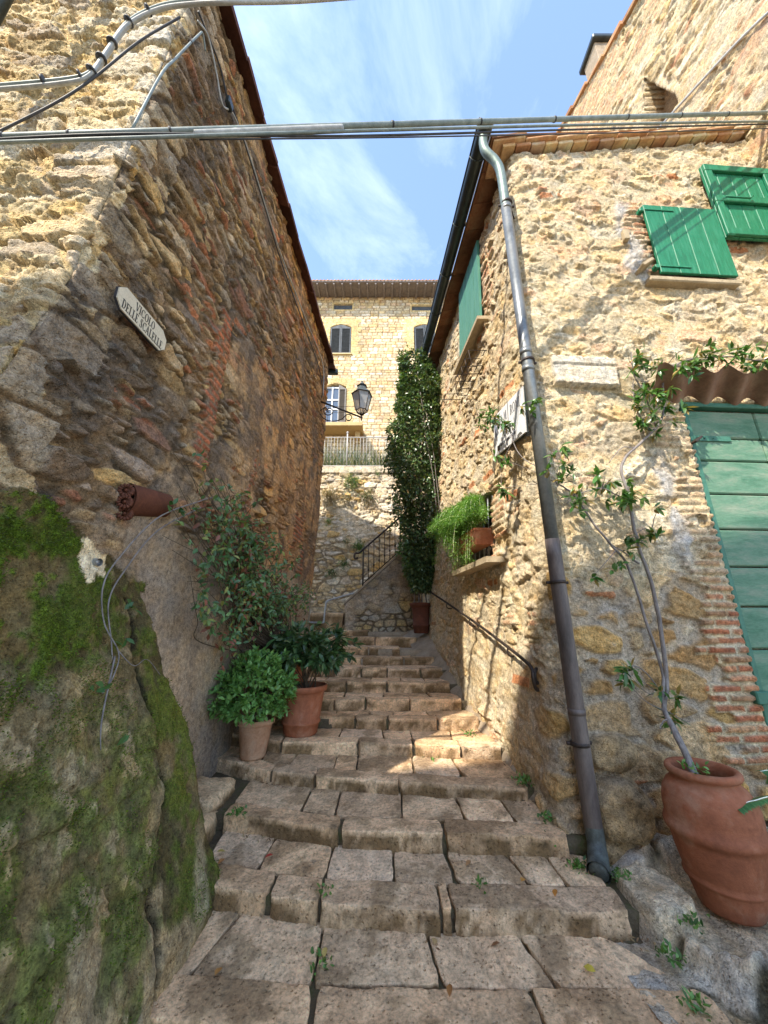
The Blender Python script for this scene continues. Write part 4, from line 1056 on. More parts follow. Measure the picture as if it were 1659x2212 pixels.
struct(raw_mesh('pavement', np.stack([U, V, zz], -1), [grid_faces(len(gx), len(gy))], M['masonry'], None, np.concatenate([np.clip(col, .01, .9), np.ones(U.shape + (1,))], -1)))
# rough kerb between the mossy foot and the steps, bottom left
a = Acc()
for i, (x, y, z, l, wd) in enumerate([(-1.20, 2.30, 0.02, 0.26, 0.26), (-1.26, 2.62, 0.10, 0.28, 0.3), (-1.42, 3.05, 0.27, 0.5, 0.36), (-1.45, 3.46, 0.34, 0.5, 0.36)]):
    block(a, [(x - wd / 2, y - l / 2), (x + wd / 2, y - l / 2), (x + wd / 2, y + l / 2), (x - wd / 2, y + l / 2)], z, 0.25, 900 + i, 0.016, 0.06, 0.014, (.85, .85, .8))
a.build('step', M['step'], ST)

# ------------------------------------------------------------------ wall and parapet at the head of the steps
RW = thing('retaining_wall', 'high rubble retaining wall at the head of the steps, grassy tufts growing from it', 'wall', (0, 10.5, 1.4))
xs_ = np.arange(-4.5, 3.6, 0.021); zs = np.arange(1.3, 6.25, 0.021)
U, Z = np.meshgrid(xs_, zs, indexing='ij')
hA, mA, a0, a1, a2 = rubble(U, Z, (0.25, 0.11), (0.40, 0.19), 0.35, 5, 0.032, 0.06, 0.04, 0.05, 0.05)
W1 = fbm(U * 1.3, Z * 1.3, 2, 4); W2 = fbm(U * 5, Z * 5, 4, 4)
colA = palette(a0, a1, [(.52, .43, .29), (.48, .37, .22), (.56, .48, .36), (.44, .33, .19), (.50, .42, .32), (.46, .31, .13)], 0.15)
top = ss(3.6, 4.3, Z + 0.4 * W1)
mort = mixc(np.broadcast_to(np.array((.30, .24, .165)), U.shape + (3,)).copy(), (.54, .46, .34), top)
cov = 0.75 * top * ss(-0.1, 0.2, W1 + 0.5 * W2)
col = mixc(mort, colA, mA); hA = hA * (1 - cov) + 0.03 * cov; col = mixc(col, mort, cov * 0.7)
cap = Z > 6.02
hA = np.where(cap, 0.07 + 0.01 * W2, hA); col = np.where(cap[..., None], np.array((.52, .44, .32)) * (1 + 0.3 * W2[..., None]), col)
raw_mesh('wall', np.stack([U, 10.5 - hA, Z], -1), [grid_faces(len(xs_), len(zs))], M['masonry_far'], RW, np.concatenate([col, np.ones(U.shape + (1,))], -1))
a = Acc(); a.box((-0.45, 10.66, 6.20), (8.1, 0.4, 0.1), ch=0.02); a.build('coping', M['sill_stone'], RW, smooth=False)
# stair parapet at right with its coping
PW = thing('parapet_wall', 'low sloping stair parapet of patched rubble under the iron railing', 'wall', (0.3, 7.9, 1.3))
xs_ = np.arange(-0.86, 2.0, 0.016); vv = np.linspace(0, 1, 130)
def ptop(x): return 1.95 + 0.9 * np.clip(x + 0.82, 0, 3) - 0.10 * ss(-0.70, -0.86, x) * 0
U, V = np.meshgrid(xs_, vv, indexing='ij'); Z = 1.25 + V * (ptop(U) - 1.25)
hA, mA, a0, a1, a2 = rubble(U, Z, (0.20, 0.11), (0.32, 0.18), 0.4, 9, 0.035, 0.06, 0.04, 0.05, 0.05)
W1 = fbm(U * 1.6, Z * 1.6, 8, 4); W2 = fbm(U * 6, Z * 6, 4, 4)
cov = 0.8 * ss(1.85, 2.3, Z + 0.8 * W1 + 0.4 * W2 + 0.15 * ss(0, -0.6, U))
cov = np.maximum(cov, 0.9 * ss(-0.5, -0.7, U))
col = mixc(mixc(np.broadcast_to(np.array((.16, .125, .085)), U.shape + (3,)).copy(), palette(a0, a1, [(.44, .34, .21), (.48, .36, .18), (.38, .30, .21), (.42, .37, .29)], 0.15), mA), np.array((.30, .24, .175)) * (1 + 0.9 * W2[..., None] + 0.5 * W1[..., None]), cov * 0.93)
hA = hA * (1 - cov) + cov * (0.04 + 0.015 * W2)
edge = ss(-0.80, -0.86, U)
raw_mesh('wall', np.stack([U, 7.9 - hA + 0.35 * edge, Z], -1), [grid_faces(len(xs_), len(vv))], M['masonry'], PW, np.concatenate([np.clip(col, .01, .9), np.ones(U.shape + (1,))], -1))
a = Acc(); a.poly([(-0.84, 7.86, 1.95), (2.0, 7.86, ptop(2.0) + 0.02), (2.0, 8.25, ptop(2.0) + 0.02), (-0.84, 8.25, 1.95)], (0, 0, 0.05)); a.build('coping', M['cement'], PW, smooth=False)
a = Acc(); a.add([(-0.84, 8.2, 1.2), (2.0, 8.2, 1.2), (2.0, 8.2, ptop(2.0)), (-0.84, 8.2, 1.96)], [[3, 2, 1, 0]]); a.build('back', M['cement'], PW, smooth=False)
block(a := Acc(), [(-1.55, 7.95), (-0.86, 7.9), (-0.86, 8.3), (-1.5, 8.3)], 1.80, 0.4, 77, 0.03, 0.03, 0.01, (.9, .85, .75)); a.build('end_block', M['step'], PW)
# iron railing on the parapet
IR = thing('stair_railing', 'rusty iron railing with scrolled end on the sloping parapet', 'railing', (-0.46, 8.05, 2.3))
def rl(x): return ptop(x) + 0.05
a = Acc(); a.tube(smooth_path([(-0.58, 8.05, rl(-.46) + 0.66), (-0.63, 8.05, rl(-.46) + 0.63), (-0.66, 8.05, rl(-.46) + 0.68), (-0.63, 8.05, rl(-.46) + 0.75), (-0.55, 8.05, rl(-.5) + 0.80), (-0.40, 8.05, rl(-.40) + 0.84), (0.5, 8.05, rl(.5) + 0.84), (1.9, 8.05, rl(1.9) + 0.84)], 6), 0.022, 8); a.build('handrail', M['iron'], IR)
a = Acc(); a.tube([(-0.46, 8.05, rl(-.46) + 0.08), (1.9, 8.05, rl(1.9) + 0.08)], 0.012, 6); a.build('bottom_rail', M['iron'], IR)
x = -0.46; k = 0
while x < 1.9:
    a = Acc(); main = k % 7 == 0
    a.tube([(x, 8.05, rl(x) - (0.03 if main else -0.07)), (x, 8.05, rl(x) + 0.84)], 0.017 if main else 0.0085, 8)
    if main or True: a.lathe((x, 8.05, rl(x) + 0.28), [(0.0, -.04), (0.016, -.02), (0.02, 0), (0.016, .02), (0, .04)], 8)
    a.build('post' if main else 'bar', M['iron'], IR); x += 0.118; k += 1
# bent steel hand pipe on the left of the parapet
SP = thing('steel_handrail', 'bent galvanised pipe handrail low at the head of the steps', 'handrail', (-1.2, 7.9, 1.56))
a = Acc(); a.tube(smooth_path([(-2.2, 7.95, 1.61), (-1.33, 7.9, 1.60), (-1.25, 7.9, 1.63), (-1.24, 7.9, 1.70), (-1.22, 7.9, 1.95), (-1.20, 7.9, 2.02), (-1.12, 7.9, 2.06), (-0.62, 7.88, 2.20)], 6), 0.02, 10); a.build('rail', M['steel'], SP)
# white railing on the terrace
WR = thing('terrace_railing', 'white metal bar railing along the top of the retaining wall', 'railing', (-0.5, 10.62, 6.25))
a = Acc()
for z_ in (6.33, 7.33): a.tube([(-4.4, 10.62, z_), (3.4, 10.62, z_)], 0.016, 8)
a.build('rail', M['white_metal'], WR)
for i, x in enumerate(np.arange(-4.3, 3.4, 0.104)):
    post = i % 22 == 0 or abs(x + 1.22) < 0.05
    if x < -2.35 or x > 1.5: continue
    a = Acc(); a.tube([(x, 10.62, 6.25 if post else 6.33), (x, 10.62, 7.48 if post else 7.33)], 0.022 if abs(x + 1.22) < 0.05 else 0.0065, 8)
    if abs(x + 1.22) < 0.05: a.lathe((x, 10.62, 7.50), [(0.0, -.05), (0.03, -.03), (0.04, 0), (0.03, .03), (0, .05)], 10)
    a.build('post' if abs(x + 1.22) < 0.05 else 'bar', M['white_metal'], WR)

# ------------------------------------------------------------------ the yellow stone palazzo beyond
PZ = thing('palazzo', 'tall yellow ashlar building closing the view, with louvred shutters and balcony', 'building', (-0.5, 18, 6.1))
xs_ = np.arange(-8, 7.5, 0.04); zs = np.arange(6, 21.1, 0.036)
U, Z = np.meshgrid(xs_, zs, indexing='ij')
# squared blocks in courses of uneven height
crs = np.cumsum(0.15 + 0.12 * np.random.default_rng(5).random(120)) + 5.5
ci = np.searchsorted(crs, Z + 0.03 * fbm(U * 1.5, Z * 0.7, 3, 2)); lo = crs[np.clip(ci - 1, 0, 119)]; hi = crs[np.clip(ci, 0, 119)]
bw_ = 0.30 + 0.28 * hsh(ci, ci * 0, 3)
aa = U / bw_ + 3 * hsh(ci, ci * 0 + 1, 4) + 0.5 * hsh(ci, np.floor(U / 1.1).astype(int), 5); ii = np.floor(aa)
ex = np.minimum(aa - ii, 1 - aa + ii) * bw_; ez = np.minimum(Z - lo, hi - Z)
e = np.minimum(ex, ez + 0.012); r0 = hsh(ii.astype(int), ci, 6); r1 = hsh(ii.astype(int), ci, 8)
mA = ss(0.005, 0.05, e + 0.012 * fbm(U * 9, Z * 9, 3, 3)); W1 = fbm(U * 0.8, Z * 0.8, 4, 4); W2 = fbm(U * 5, Z * 6, 4, 3)
colA = palette(r0, r1, [(.55, .43, .245), (.58, .475, .30), (.53, .40, .215), (.60, .51, .35), (.55, .45, .30), (.53, .39, .25), (.63, .555, .42)], 0.2)
col = mixc(np.broadcast_to(np.array((.26, .18, .095)), U.shape + (3,)).copy(), colA, mA)
hp = mA * (0.012 + 0.03 * r1)
WINS = [(-2.60, 0.62, 16.8, 18.93, True), (2.46, 0.62, 16.8, 18.93, True), (-2.54, 0.56, 20.10, 20.52, False), (2.34, 0.60, 20.02, 20.42, False), (-2.78, 0.60, 12.2, 14.72, True)]
for (cx_, hw, z0, z1, arch) in WINS:
    dx_ = np.abs(U - cx_)
    sur = (dx_ < hw + 0.62) & (Z > z0 - 0.15) & (Z < z1 + 0.42) & (dx_ < hw + 0.45 + 0.25 * (np.floor(Z / 0.36).astype(int) & 1)) if arch else (dx_ < hw + 0.12) & (Z > z0 - 0.1) & (Z < z1 + 0.1)
    col = np.where(sur[..., None], np.array((.57, .435, .22)) * (1 + 0.25 * W2[..., None]) * (1 - 0.25 * (np.abs((Z / 0.36) % 1 - 0.02) < 0.05))[..., None], col)
    hp = np.where(sur, 0.035, hp)
    zt_ = z1 - (0.20 * (dx_ / hw) ** 2 if arch else 0)
    hole = (dx_ < hw) & (Z > z0) & (Z < zt_)
    hp = np.where(hole, -0.25, hp); col = np.where(hole[..., None], np.array((.10, .08, .06)), col)
raw_mesh('wall', np.stack([U, 18 - hp, Z], -1), [grid_faces(len(xs_), len(zs))], M['masonry_far'], PZ, np.concatenate([np.clip(col * np.array((.84, .80, .76)) * (1 + 0.4 * W1[..., None]), .01, .9), np.full(U.shape + (1,), .6)], -1))
def louvre(cx_, z0, z1, wd, yy, mat, arch=0.0, side=0):
    a = Acc()
    tl = z1 - (0.20 if side < 0 else 0.0) * arch; tr_ = z1 - (0.20 if side > 0 else 0.0) * arch
    fr = 0.07
    a.box((cx_ - wd / 2 + fr / 2, yy, (z0 + tl) / 2), (fr, 0.05, tl - z0), ch=0.006); a.box((cx_ + wd / 2 - fr / 2, yy, (z0 + tr_) / 2), (fr, 0.05, tr_ - z0), ch=0.006)
    for zz in (z0 + 0.05, min(tl, tr_) - 0.04): a.box((cx_, yy, zz), (wd - 2 * fr, 0.045, 0.10), ch=0.006)
    if arch: a.poly([(cx_ - wd / 2 + fr, yy - 0.02, min(tl, tr_)), (cx_ + wd / 2 - fr, yy - 0.02, min(tl, tr_)), (cx_ + wd / 2 - fr, yy - 0.02, tr_), (cx_ - wd / 2 + fr, yy - 0.02, tl)], (0, 0.04, 0))
    z = z0 + 0.14
    while z < min(tl, tr_) - 0.12:
        a.box((cx_, yy, z), (wd - 2 * fr, 0.05, 0.012), np.array([[1, 0, 0], [0, .75, .66], [0, -.66, .75]]), 0.002); z += 0.062
    return a
for (cx_, hw, z0, z1, arch) in WINS[:2]:
    wn = bpy.data.objects.new('window', None); C.objects.link(wn); wn.parent = PZ
    wn.location = Vector((cx_, 18, z0)) - PZ.location
    for sd in (-1, 1):
        louvre(cx_ + sd * hw / 2, z0 + 0.01, z1 - 0.01, hw - 0.012, 17.99, 'dark_shutter', 1, sd).build('shutter', M['dark_shutter'], wn, smooth=False)
    a = Acc(); a.box((cx_, 17.96, z0 - 0.05), (2 * hw + 0.2, 0.18, 0.08), ch=0.01); a.build('sill', M['pale_stone'], wn, smooth=False)
for (cx_, hw, z0, z1, arch) in WINS[2:4]:
    a = Acc(); a.box((cx_, 18.12, (z0 + z1) / 2), (2 * hw, 0.05, z1 - z0), ch=0.005); a.build('window', M['dark_shutter'], PZ, smooth=False)
dw = bpy.data.objects.new('balcony_door', None); C.objects.link(dw); dw.parent = PZ; dw.location = Vector((-2.78, 18, 12.2)) - PZ.location
a = Acc(); a.box((-2.95, 18.15, 13.4), (0.72, 0.02, 2.3), ch=0.002); a.build('pane', M['window_glass'], dw, smooth=False)
a = Acc()
for x_ in (-3.33, -2.57, -2.95): a.box((x_, 18.11, 13.4), (0.075, 0.06, 2.42), ch=0.008)
for z_ in (12.25, 13.15, 13.75, 14.55): a.box((-2.95, 18.115, z_), (0.72, 0.055, 0.09), ch=0.008)
a.build('frame', M['white_paint'], dw, smooth=False)
louvre(-2.36, 12.22, 14.6, 0.42, 17.93, 'brown_shutter', 1, 1).build('shutter', M['brown_shutter'], dw, smooth=False)
a = Acc(); a.box((-3.15, 17.5, 11.55), (4.05, 1.1, 0.22), ch=0.02); bl = a.build('balcony', M['ochre'], PZ, smooth=False)
a = Acc(); a.poly([(-1.55, 18, 10.9), (-1.30, 18, 10.9), (-1.30, 18, 11.44), (-1.55, 18, 11.44)], (0, -0.16, 0)); a.poly([(-1.55, 17.84, 11.05), (-1.30, 17.84, 11.05), (-1.30, 17.84, 11.44), (-1.55, 17.84, 11.44)], (0, -0.30, 0)); a.build('corbel', M['ochre'], bl, smooth=False)
a = Acc()
for z_ in (11.74, 12.25, 12.60): a.tube([(-5, 17.0, z_), (-1.16, 17.0, z_), (-1.16, 17.9, z_)], 0.010, 6)
for x_ in np.arange(-4.9, -1.1, 0.96): a.tube([(x_ + 0.02, 17.0, 11.6), (x_ + 0.02, 17.0, 12.6)], 0.012, 6)
a.build('railing', M['iron'], bl)
a = Acc(); a.box((-0.5, 17.55, 21.10), (16.5, 1.25, 0.06), ch=0.01); a.box((-0.5, 16.93, 21.16), (16.5, 0.05, 0.12), ch=0.01)
for x_ in np.arange(-8, 7.5, 0.5): a.box((x_, 17.5, 21.02), (0.10, 1.06, 0.13), ch=0.01)
ev = a.build('eave', M['pale_wood'], PZ, smooth=False)
a = Acc()
for x_ in np.arange(-8.4, 7.8, 0.21): a.tube([(x_, 16.88, 21.17), (x_, 19.5, 21.95)], 0.045, 8, col=(1.1, 1.2, 1.2))
a.poly([(-8.5, 16.9, 21.15), (7.8, 16.9, 21.15), (7.8, 22, 22.6), (-8.5, 22, 22.6)], (0, 0, .05), col=(.95, .8, .7)); a.build('roof', M['roof_tile'], PZ)
a = Acc(); a.add([(-8, 18.1, 6), (-8, 26, 6), (-8, 26, 21.1), (-8, 18.1, 21.1)], [[0, 1, 2, 3]]); a.build('flank', M['ochre'], PZ, smooth=False); a = Acc(); a.add([(7.46, 18.1, 6), (7.46, 26, 6), (7.46, 26, 21.1), (7.46, 18.1, 21.1)], [[0, 1, 2, 3]]); a.build('flank', M['ochre'], PZ, smooth=False)

# ------------------------------------------------------------------ street lamp on its scrolled bracket
LP = thing('wall_lantern', 'hexagonal iron lantern on a scrolled bracket at the far end of the shaded wall', 'lamp', (-1.35, 7.0, 6.1))
a = Acc(); tip = np.array([-0.49, 7.0, 5.86])
a.tube([(-1.42, 7.0, 6.27), tip], 0.020, 8)
a.tube(smooth_path([(-1.40, 7, 6.02)] + [(-1.20 + 0.13 * (1 - k / 26) * math.cos(2.2 + k * 0.42), 7, 6.02 + 0.13 * (1 - k / 26) * math.sin(2.2 + k * 0.42)) for k in range(0, 22)], 3), 0.011, 6)
a.tube(smooth_path([(-1.40, 7, 6.0), (-1.36, 7, 5.90), (-1.25, 7, 5.80), (-1.08, 7, 5.77), (-0.92, 7, 5.82), (-0.82, 7, 5.92), (-0.74, 7, 5.93), (-0.70, 7, 5.87), (-0.73, 7, 5.80), (-0.79, 7, 5.79), (-0.81, 7, 5.83)], 5), 0.011, 6)
a.lathe(tip, [(0, -.08), (.018, -.06), (.012, -.02), (.03, .0), (.012, .03), (0.02, .06)], 8)
a.build('bracket', M['iron'], LP)
def hexring(r, z): return np.array([(tip[0] + r * math.cos(k * math.pi / 3 + 0.3), 7.0 + r * math.sin(k * math.pi / 3 + 0.3), z) for k in range(6)])
zb, z1, z2, zt = 5.90, 6.02, 6.42, 6.62
def frustum(a, r0, za, r1, zb_):
    A_, B_ = hexring(r0, za), hexring(r1, zb_)
    a.add(np.concatenate([A_, B_]), [[k, (k + 1) % 6, 6 + (k + 1) % 6, 6 + k] for k in range(6)])
a = Acc(); frustum(a, 0.125, z1, 0.215, z2); a.build('glazing', M['lamp_glass'], LP, smooth=False)
a = Acc()
for k in range(6):
    a.tube([hexring(0.13, z1)[k], hexring(0.222, z2)[k]], 0.009, 6); a.tube([hexring(0.13, z1)[k], (tip[0], 7, zb)], 0.008, 6)
    a.tube([hexring(0.13, z1)[k], hexring(0.13, z1)[(k + 1) % 6]], 0.010, 6); a.tube([hexring(0.225, z2)[k], hexring(0.225, z2)[(k + 1) % 6]], 0.012, 6)
    a.tube([(hexring(0.13, z1)[k] + hexring(0.13, z1)[(k + 1) % 6]) / 2, (tip[0], 7, zb)], 0.006, 6)
a.build('frame', M['iron'], LP)
a = Acc(); frustum(a, 0.245, z2, 0.115, z2 + 0.13); frustum(a, 0.23, z2 - 0.001, 0.245, z2); frustum(a, 0.115, z2 + 0.13, 0.095, z2 + 0.22); frustum(a, 0.125, z2 + 0.22, 0.04, z2 + 0.28); a.lathe((tip[0], 7, z2 + 0.28), [(0.05, 0), (0.045, 0.03), (0.02, 0.05), (0.025, 0.07), (0, 0.09)], 10); a.build('cap', M['verdigris'], LP, smooth=False)
a = Acc(); a.lathe((tip[0], 7, 6.10), [(0.02, 0), (0.045, .05), (0.05, .1), (0.03, .16), (0, .18)], 12); a.build('bulb', M['white_paint'], LP)

# ------------------------------------------------------------------ lettering made of strokes: capitals with thick and thin limbs
def ring(cx, cy, rx, ry, a0, a1, n=18, thick=0.17, thin=0.06):
    o = []
    A = np.linspace(R(a0), R(a1), n)
    for p, q in zip(A[:-1], A[1:]):
        f = lambda t, s: (cx + (rx - s * (thin + (thick - thin) * abs(math.cos(t)) ** 1.5)) * math.cos(t), cy + (ry - s * thin) * math.sin(t))
        o.append([f(p, 0), f(q, 0), f(q, 1), f(p, 1)])
    return o
def rc(x0, y0, x1, y1): return [(x0, y0), (x1, y0), (x1, y1), (x0, y1)]
def serif(x, y, w=0.2): return rc(x - w, y, x + w, y + 0.05)
G = {
 'I': (0.42, [rc(.12, 0, .30, 1), serif(.21, 0), serif(.21, .95)]),
 'L': (0.66, [rc(.10, 0, .28, 1), serif(.19, 0), serif(.19, .95), rc(.1, 0, .62, .055), rc(.57, 0, .62, .24)]),
 'E': (0.68, [rc(.10, 0, .28, 1), serif(.19, 0), serif(.19, .95), rc(.1, 0, .63, .055), rc(.58, 0, .63, .22), rc(.1, .945, .60, 1), rc(.55, .8, .60, 1), rc(.2, .48, .46, .53), rc(.42, .40, .46, .62)]),
 'V': (0.80, [[(.02, 1), (.22, 1), (.48, 0), (.38, 0)], [(.70, 1), (.77, 1), (.48, 0), (.40, 0)], serif(.12, .95, .14), serif(.73, .95, .11)]),
 'A': (0.82, [[(.02, 0), (.09, 0), (.43, 1), (.36, 1)], [(.55, 0), (.75, 0), (.45, 1), (.34, 1)], rc(.2, .30, .6, .36), serif(.06, 0, .10), serif(.66, 0, .14)]),
 'O': (0.86, ring(.43, .5, .41, .51, 0, 360, 28)),
 'C': (0.80, ring(.43, .5, .41, .51, 42, 318, 22) + [rc(.69, .70, .745, 1.0), rc(.70, .04, .745, .24)]),
 'D': (0.84, [rc(.10, 0, .28, 1), serif(.17, 0, .15), serif(.17, .95, .15), rc(.2, 0, .42, .055), rc(.2, .945, .42, 1)] + ring(.40, .5, .40, .5, -90, 90, 16)),
 'S': (0.66, ring(.32, .745, .25, .265, 40, 255, 14, .12) + ring(.32, .255, .28, .265, -140, 75, 14, .12) + [[(.10, .66), (.22, .76), (.58, .30), (.44, .22)], rc(.50, .74, .545, 1.0), rc(.05, 0, .095, .26)]),
 'M': (1.0, [rc(.10, 0, .16, 1), rc(.72, 0, .90, 1), [(.08, 1), (.26, 1), (.52, .1), (.44, .1)], [(.72, 1), (.80, 1), (.50, .1), (.45, .1)], serif(.13, 0, .1), serif(.81, 0, .16)]),
 'N': (0.86, [rc(.10, 0, .16, 1), rc(.68, 0, .74, 1), [(.06, 1), (.24, 1), (.74, 0), (.66, 0)], serif(.13, 0, .1), serif(.71, .95, .1)]),
 'R': (0.80, [rc(.10, 0, .28, 1), serif(.19, 0), serif(.17, .95, .15), rc(.2, .945, .4, 1), rc(.2, .47, .4, .52)] + ring(.38, .735, .27, .265, -90, 90, 12) + [[(.36, .5), (.50, .5), (.80, 0), (.60, 0)]]),
 'T': (0.74, [rc(.28, 0, .46, 1), serif(.37, 0), rc(.03, .94, .71, 1), rc(.03, .76, .08, 1), rc(.66, .76, .71, 1)]),
}
def write(acc, text, org, ux, uy, nrm, h, squeeze=1.0, gap=0.08, space=0.45):
    x = 0.0; org, ux, uy, nrm = (np.asarray(q, float) for q in (org, ux, uy, nrm))
    for c in text:
        if c == ' ': x += space * h * squeeze; continue
        wd, polys = G[c]
        for p in polys:
            acc.poly([org + ux * (x + px * h * squeeze) + uy * (py * h) for px, py in p], nrm * 0.0015)
        x += (wd + gap) * h * squeeze
    return x
def text_w(text, h, squeeze=1.0, gap=0.08, space=0.45):
    return sum(space if c == ' ' else G[c][0] + gap for c in text) * h * squeeze
# cream plate on the shaded wall
SG = thing('street_sign', 'cream plate with clipped corners lettered VICOLO DELLE SCALELLE on the shaded wall', 'street sign', (-1.68, 2.1, 3.66))
yA, yB, zA, zB = 1.765, 2.225, 3.465, 3.645
def sp(y, z, off): return np.array([-1.857 + 0.063 * y + off, y, z])
tl = -0.0     # hung a touch out of level
def plate(c, off0, off1, inset=0.0):
    y0, y1, z0, z1 = yA + inset, yB - inset, zA + inset, zB - inset
    P2 = [(y0 + c, z0), (y1 - c, z0), (y1, z0 + c), (y1, z1 - c), (y1 - c, z1), (y0 + c, z1), (y0, z1 - c), (y0, z0 + c)]
    return [sp(y_, z_, off0) for y_, z_ in P2], np.array([off1 - off0, 0, 0])
a = Acc(); pts, dv = plate(0.05, 0.085, 0.100); a.poly(pts, dv); a.build('back_plate', M['cable_dark'], SG, smooth=False)
a = Acc(); pts, dv = plate(0.048, 0.100, 0.108, 0.003); a.poly(pts, dv); a.build('face', M['plate'], SG, smooth=False)
a = Acc(); ux = np.array([0.063, 1, 0]) / 1.002; nx = np.array([1, -0.063, 0]); h = 0.064
sq = 0.385 / text_w('DELLE SCALELLE', h); wv = text_w('VICOLO', h, sq * 1.12)
write(a, 'DELLE SCALELLE', sp(yA + 0.042, zA + 0.020, 0.1085), ux, (0, 0, 1), nx, h, sq)
write(a, 'VICOLO', sp((yA + yB) / 2 - wv / 2 + 0.01, zA + 0.098, 0.1085), ux, (0, 0, 1), nx, h * 0.95, sq * 1.12)
a.build('lettering', M['black'], SG, smooth=False)
# white plate on the sunny side wall, its far end towards the viewer hidden by the downpipe
S2 = thing('street_sign', 'white enamel plate half hidden by vine leaves on the sunlit wall beside the downpipe', 'street sign', (1.3, 3.4, 3.6))
pB, pA, pC = side_pt(3.68, 3.345, 0.06), side_pt(2.99, 3.27, 0.06), side_pt(3.68, 3.83, 0.06)
ex = (pA - pB); LW = np.linalg.norm(ex); ex /= LW; ez = pC - pB; LH_ = np.linalg.norm(ez); ez /= LH_; en = np.cross(ex, ez); en /= np.linalg.norm(en); en = en if en[0] < 0 else -en
def pp(x, z, o=0.0): return pB + ex * x + ez * z + en * o
a = Acc(); a.poly([pp(0, 0), pp(LW, 0), pp(LW, LH_), pp(0, LH_)], en * 0.02); a.build('face', M['plate_white'], S2, smooth=False)
a = Acc(); a.poly([pp(-.012, -.012, -.004), pp(LW + .012, -.012, -.004), pp(LW + .012, LH_ + .012, -.004), pp(-.012, LH_ + .012, -.004)], en * 0.012); a.build('edge', M['gutter'], S2, smooth=False)
a = Acc(); write(a, 'VIA M', pp(0.095, 0.315, 0.0215), ex, ez, en, 0.105, 0.62); write(a, 'RONI', pp(0.42, 0.315, 0.0215), ex, ez, en, 0.105, 0.62); write(a, 'T', pp(0.21, 0.18, 0.0215), ex, ez, en, 0.105, 0.62)
a.build('lettering', M['letter_grey'], S2, smooth=False)
a = Acc(); r = np.random.default_rng(3)
for row, (zz, x0, x1) in enumerate(((0.125, 0.16, 0.36), (0.065, 0.16, 0.52))):
    x = x0
    while x < x1:
        if r.random() > 0.2: a.poly([pp(x, zz, .021), pp(x + .009, zz, .021), pp(x + .009, zz + .033, .021), pp(x, zz + .033, .021)], en * 0.001)
        x += 0.0165
a.build('small_lettering', M['letter_grey'], S2, smooth=False)
a = Acc(); a.poly([pp(.03, .27, .021), pp(.075, .27, .021), pp(.08, .36, .021), pp(.053, .385, .021), pp(.028, .36, .021)], en * 0.001); a.poly([pp(.038, .215, .021), pp(.068, .215, .021), pp(.072, .262, .021), pp(.034, .262, .021)], en * 0.001); a.build('crest', M['crest'], S2, smooth=False)
for (x, z) in ((0.03, 0.435), (0.09, 0.04)):
    a = Acc(); a.poly([pp(x, z, .021), pp(x + .05, z, .021), pp(x + .05, z + .05, .021), pp(x, z + .05, .021)], en * 0.006); a.build('corner_clip', M['iron'], S2, smooth=False)

# ------------------------------------------------------------------ handrail on the right, wire rack, cables
HR = thing('handrail', 'thin dark iron handrail with a spiral end on the sunlit wall', 'handrail', (1.2, 4.2, 1.5))
def hp_(y, z, o=0.09): return side_pt(y, z, o)
sd = np.array([-0.62, -0.78, 0.0])
spir = [hp_(3.115, 1.225) + (sd * (0.098 * (1 - k / 36) * math.cos(0.5 - k * 0.36) - 0.075) + np.array([0, 0, 0.105 * (1 - k / 36) * math.sin(0.5 - k * 0.36) - 0.045])) for k in range(0, 29)]
path = [hp_(7.0, 2.22), hp_(5.6, 1.90), hp_(4.27, 1.58), hp_(3.5, 1.375), hp_(3.26, 1.305), hp_(3.15, 1.262), hp_(3.115, 1.215)]
pth = smooth_path(path + spir, 4); a = Acc(); a.tube(pth, 0.0145, 8)
a.build('rail', M['iron'], HR)
for y_, z_ in ((3.55, 1.385), (4.55, 1.64), (5.5, 1.875)):
    a = Acc(); a.tube(smooth_path([hp_(y_, z_), hp_(y_, z_ - 0.07, 0.08), hp_(y_ + 0.02, z_ - 0.08, -0.03)], 5), 0.008, 6); a.build('bracket', M['iron'], HR)
RK = thing('wire_rack', 'rusty wire flower pot rack under the side shutter', 'rack', (1.3, 4.3, 5.0))
a = Acc()
for z_, o_ in ((5.02, 0.02), (5.02, 0.24), (4.78, 0.06), (4.78, 0.20), (4.90, 0.23)):
    a.tube([side_pt(3.98, z_, o_), side_pt(4.62, z_, o_)], 0.006, 6)
for y_ in np.linspace(3.98, 4.62, 5):
    a.tube([side_pt(y_, 5.02, 0.0), side_pt(y_, 5.02, 0.24), side_pt(y_, 4.78, 0.20), side_pt(y_, 4.78, 0.06)], 0.006, 6)
a.build('wire', M['iron'], RK); a = Acc()
for y_ in (4.95, 5.1): a.tube([side_pt(y_, 5.03, -0.03), side_pt(y_, 5.03, 0.3)], 0.006, 6)
a.tube([side_pt(4.95, 5.03, 0.28), side_pt(5.1, 5.03, 0.28), side_pt(5.05, 5.0, 0.33)], 0.006, 6)
a.build('hook', M['iron'], RK)
def cable(name, label, pts, r, mat, n=8, ties=(), tie_r=None, seg=8, wob=0.0):
    P = smooth_path(pts, n)
    t = thing(name, label, 'cable', tuple(P[0]))
    r_ = np.random.default_rng(len(label))
    if wob: P = P + wob * np.cumsum(r_.normal(size=P.shape), 0) * 0.15
    a = Acc(); a.tube(P, r, seg); a.build('sheath', M[mat], t)
    for f in ties:
        i = int(f * (len(P) - 2)); d = P[i + 1] - P[i]; d /= np.linalg.norm(d)
        a = Acc(); a.tube([P[i], P[i] + d * 0.014], tie_r or r * 1.35, 10); a.tube([P[i], P[i] + np.array([0.004, -0.004, 0.035])], 0.003, 5); a.build('tie', M['cable_dark'], t)
    return t
E3 = np.array([4.15, 2.95, 6.93])
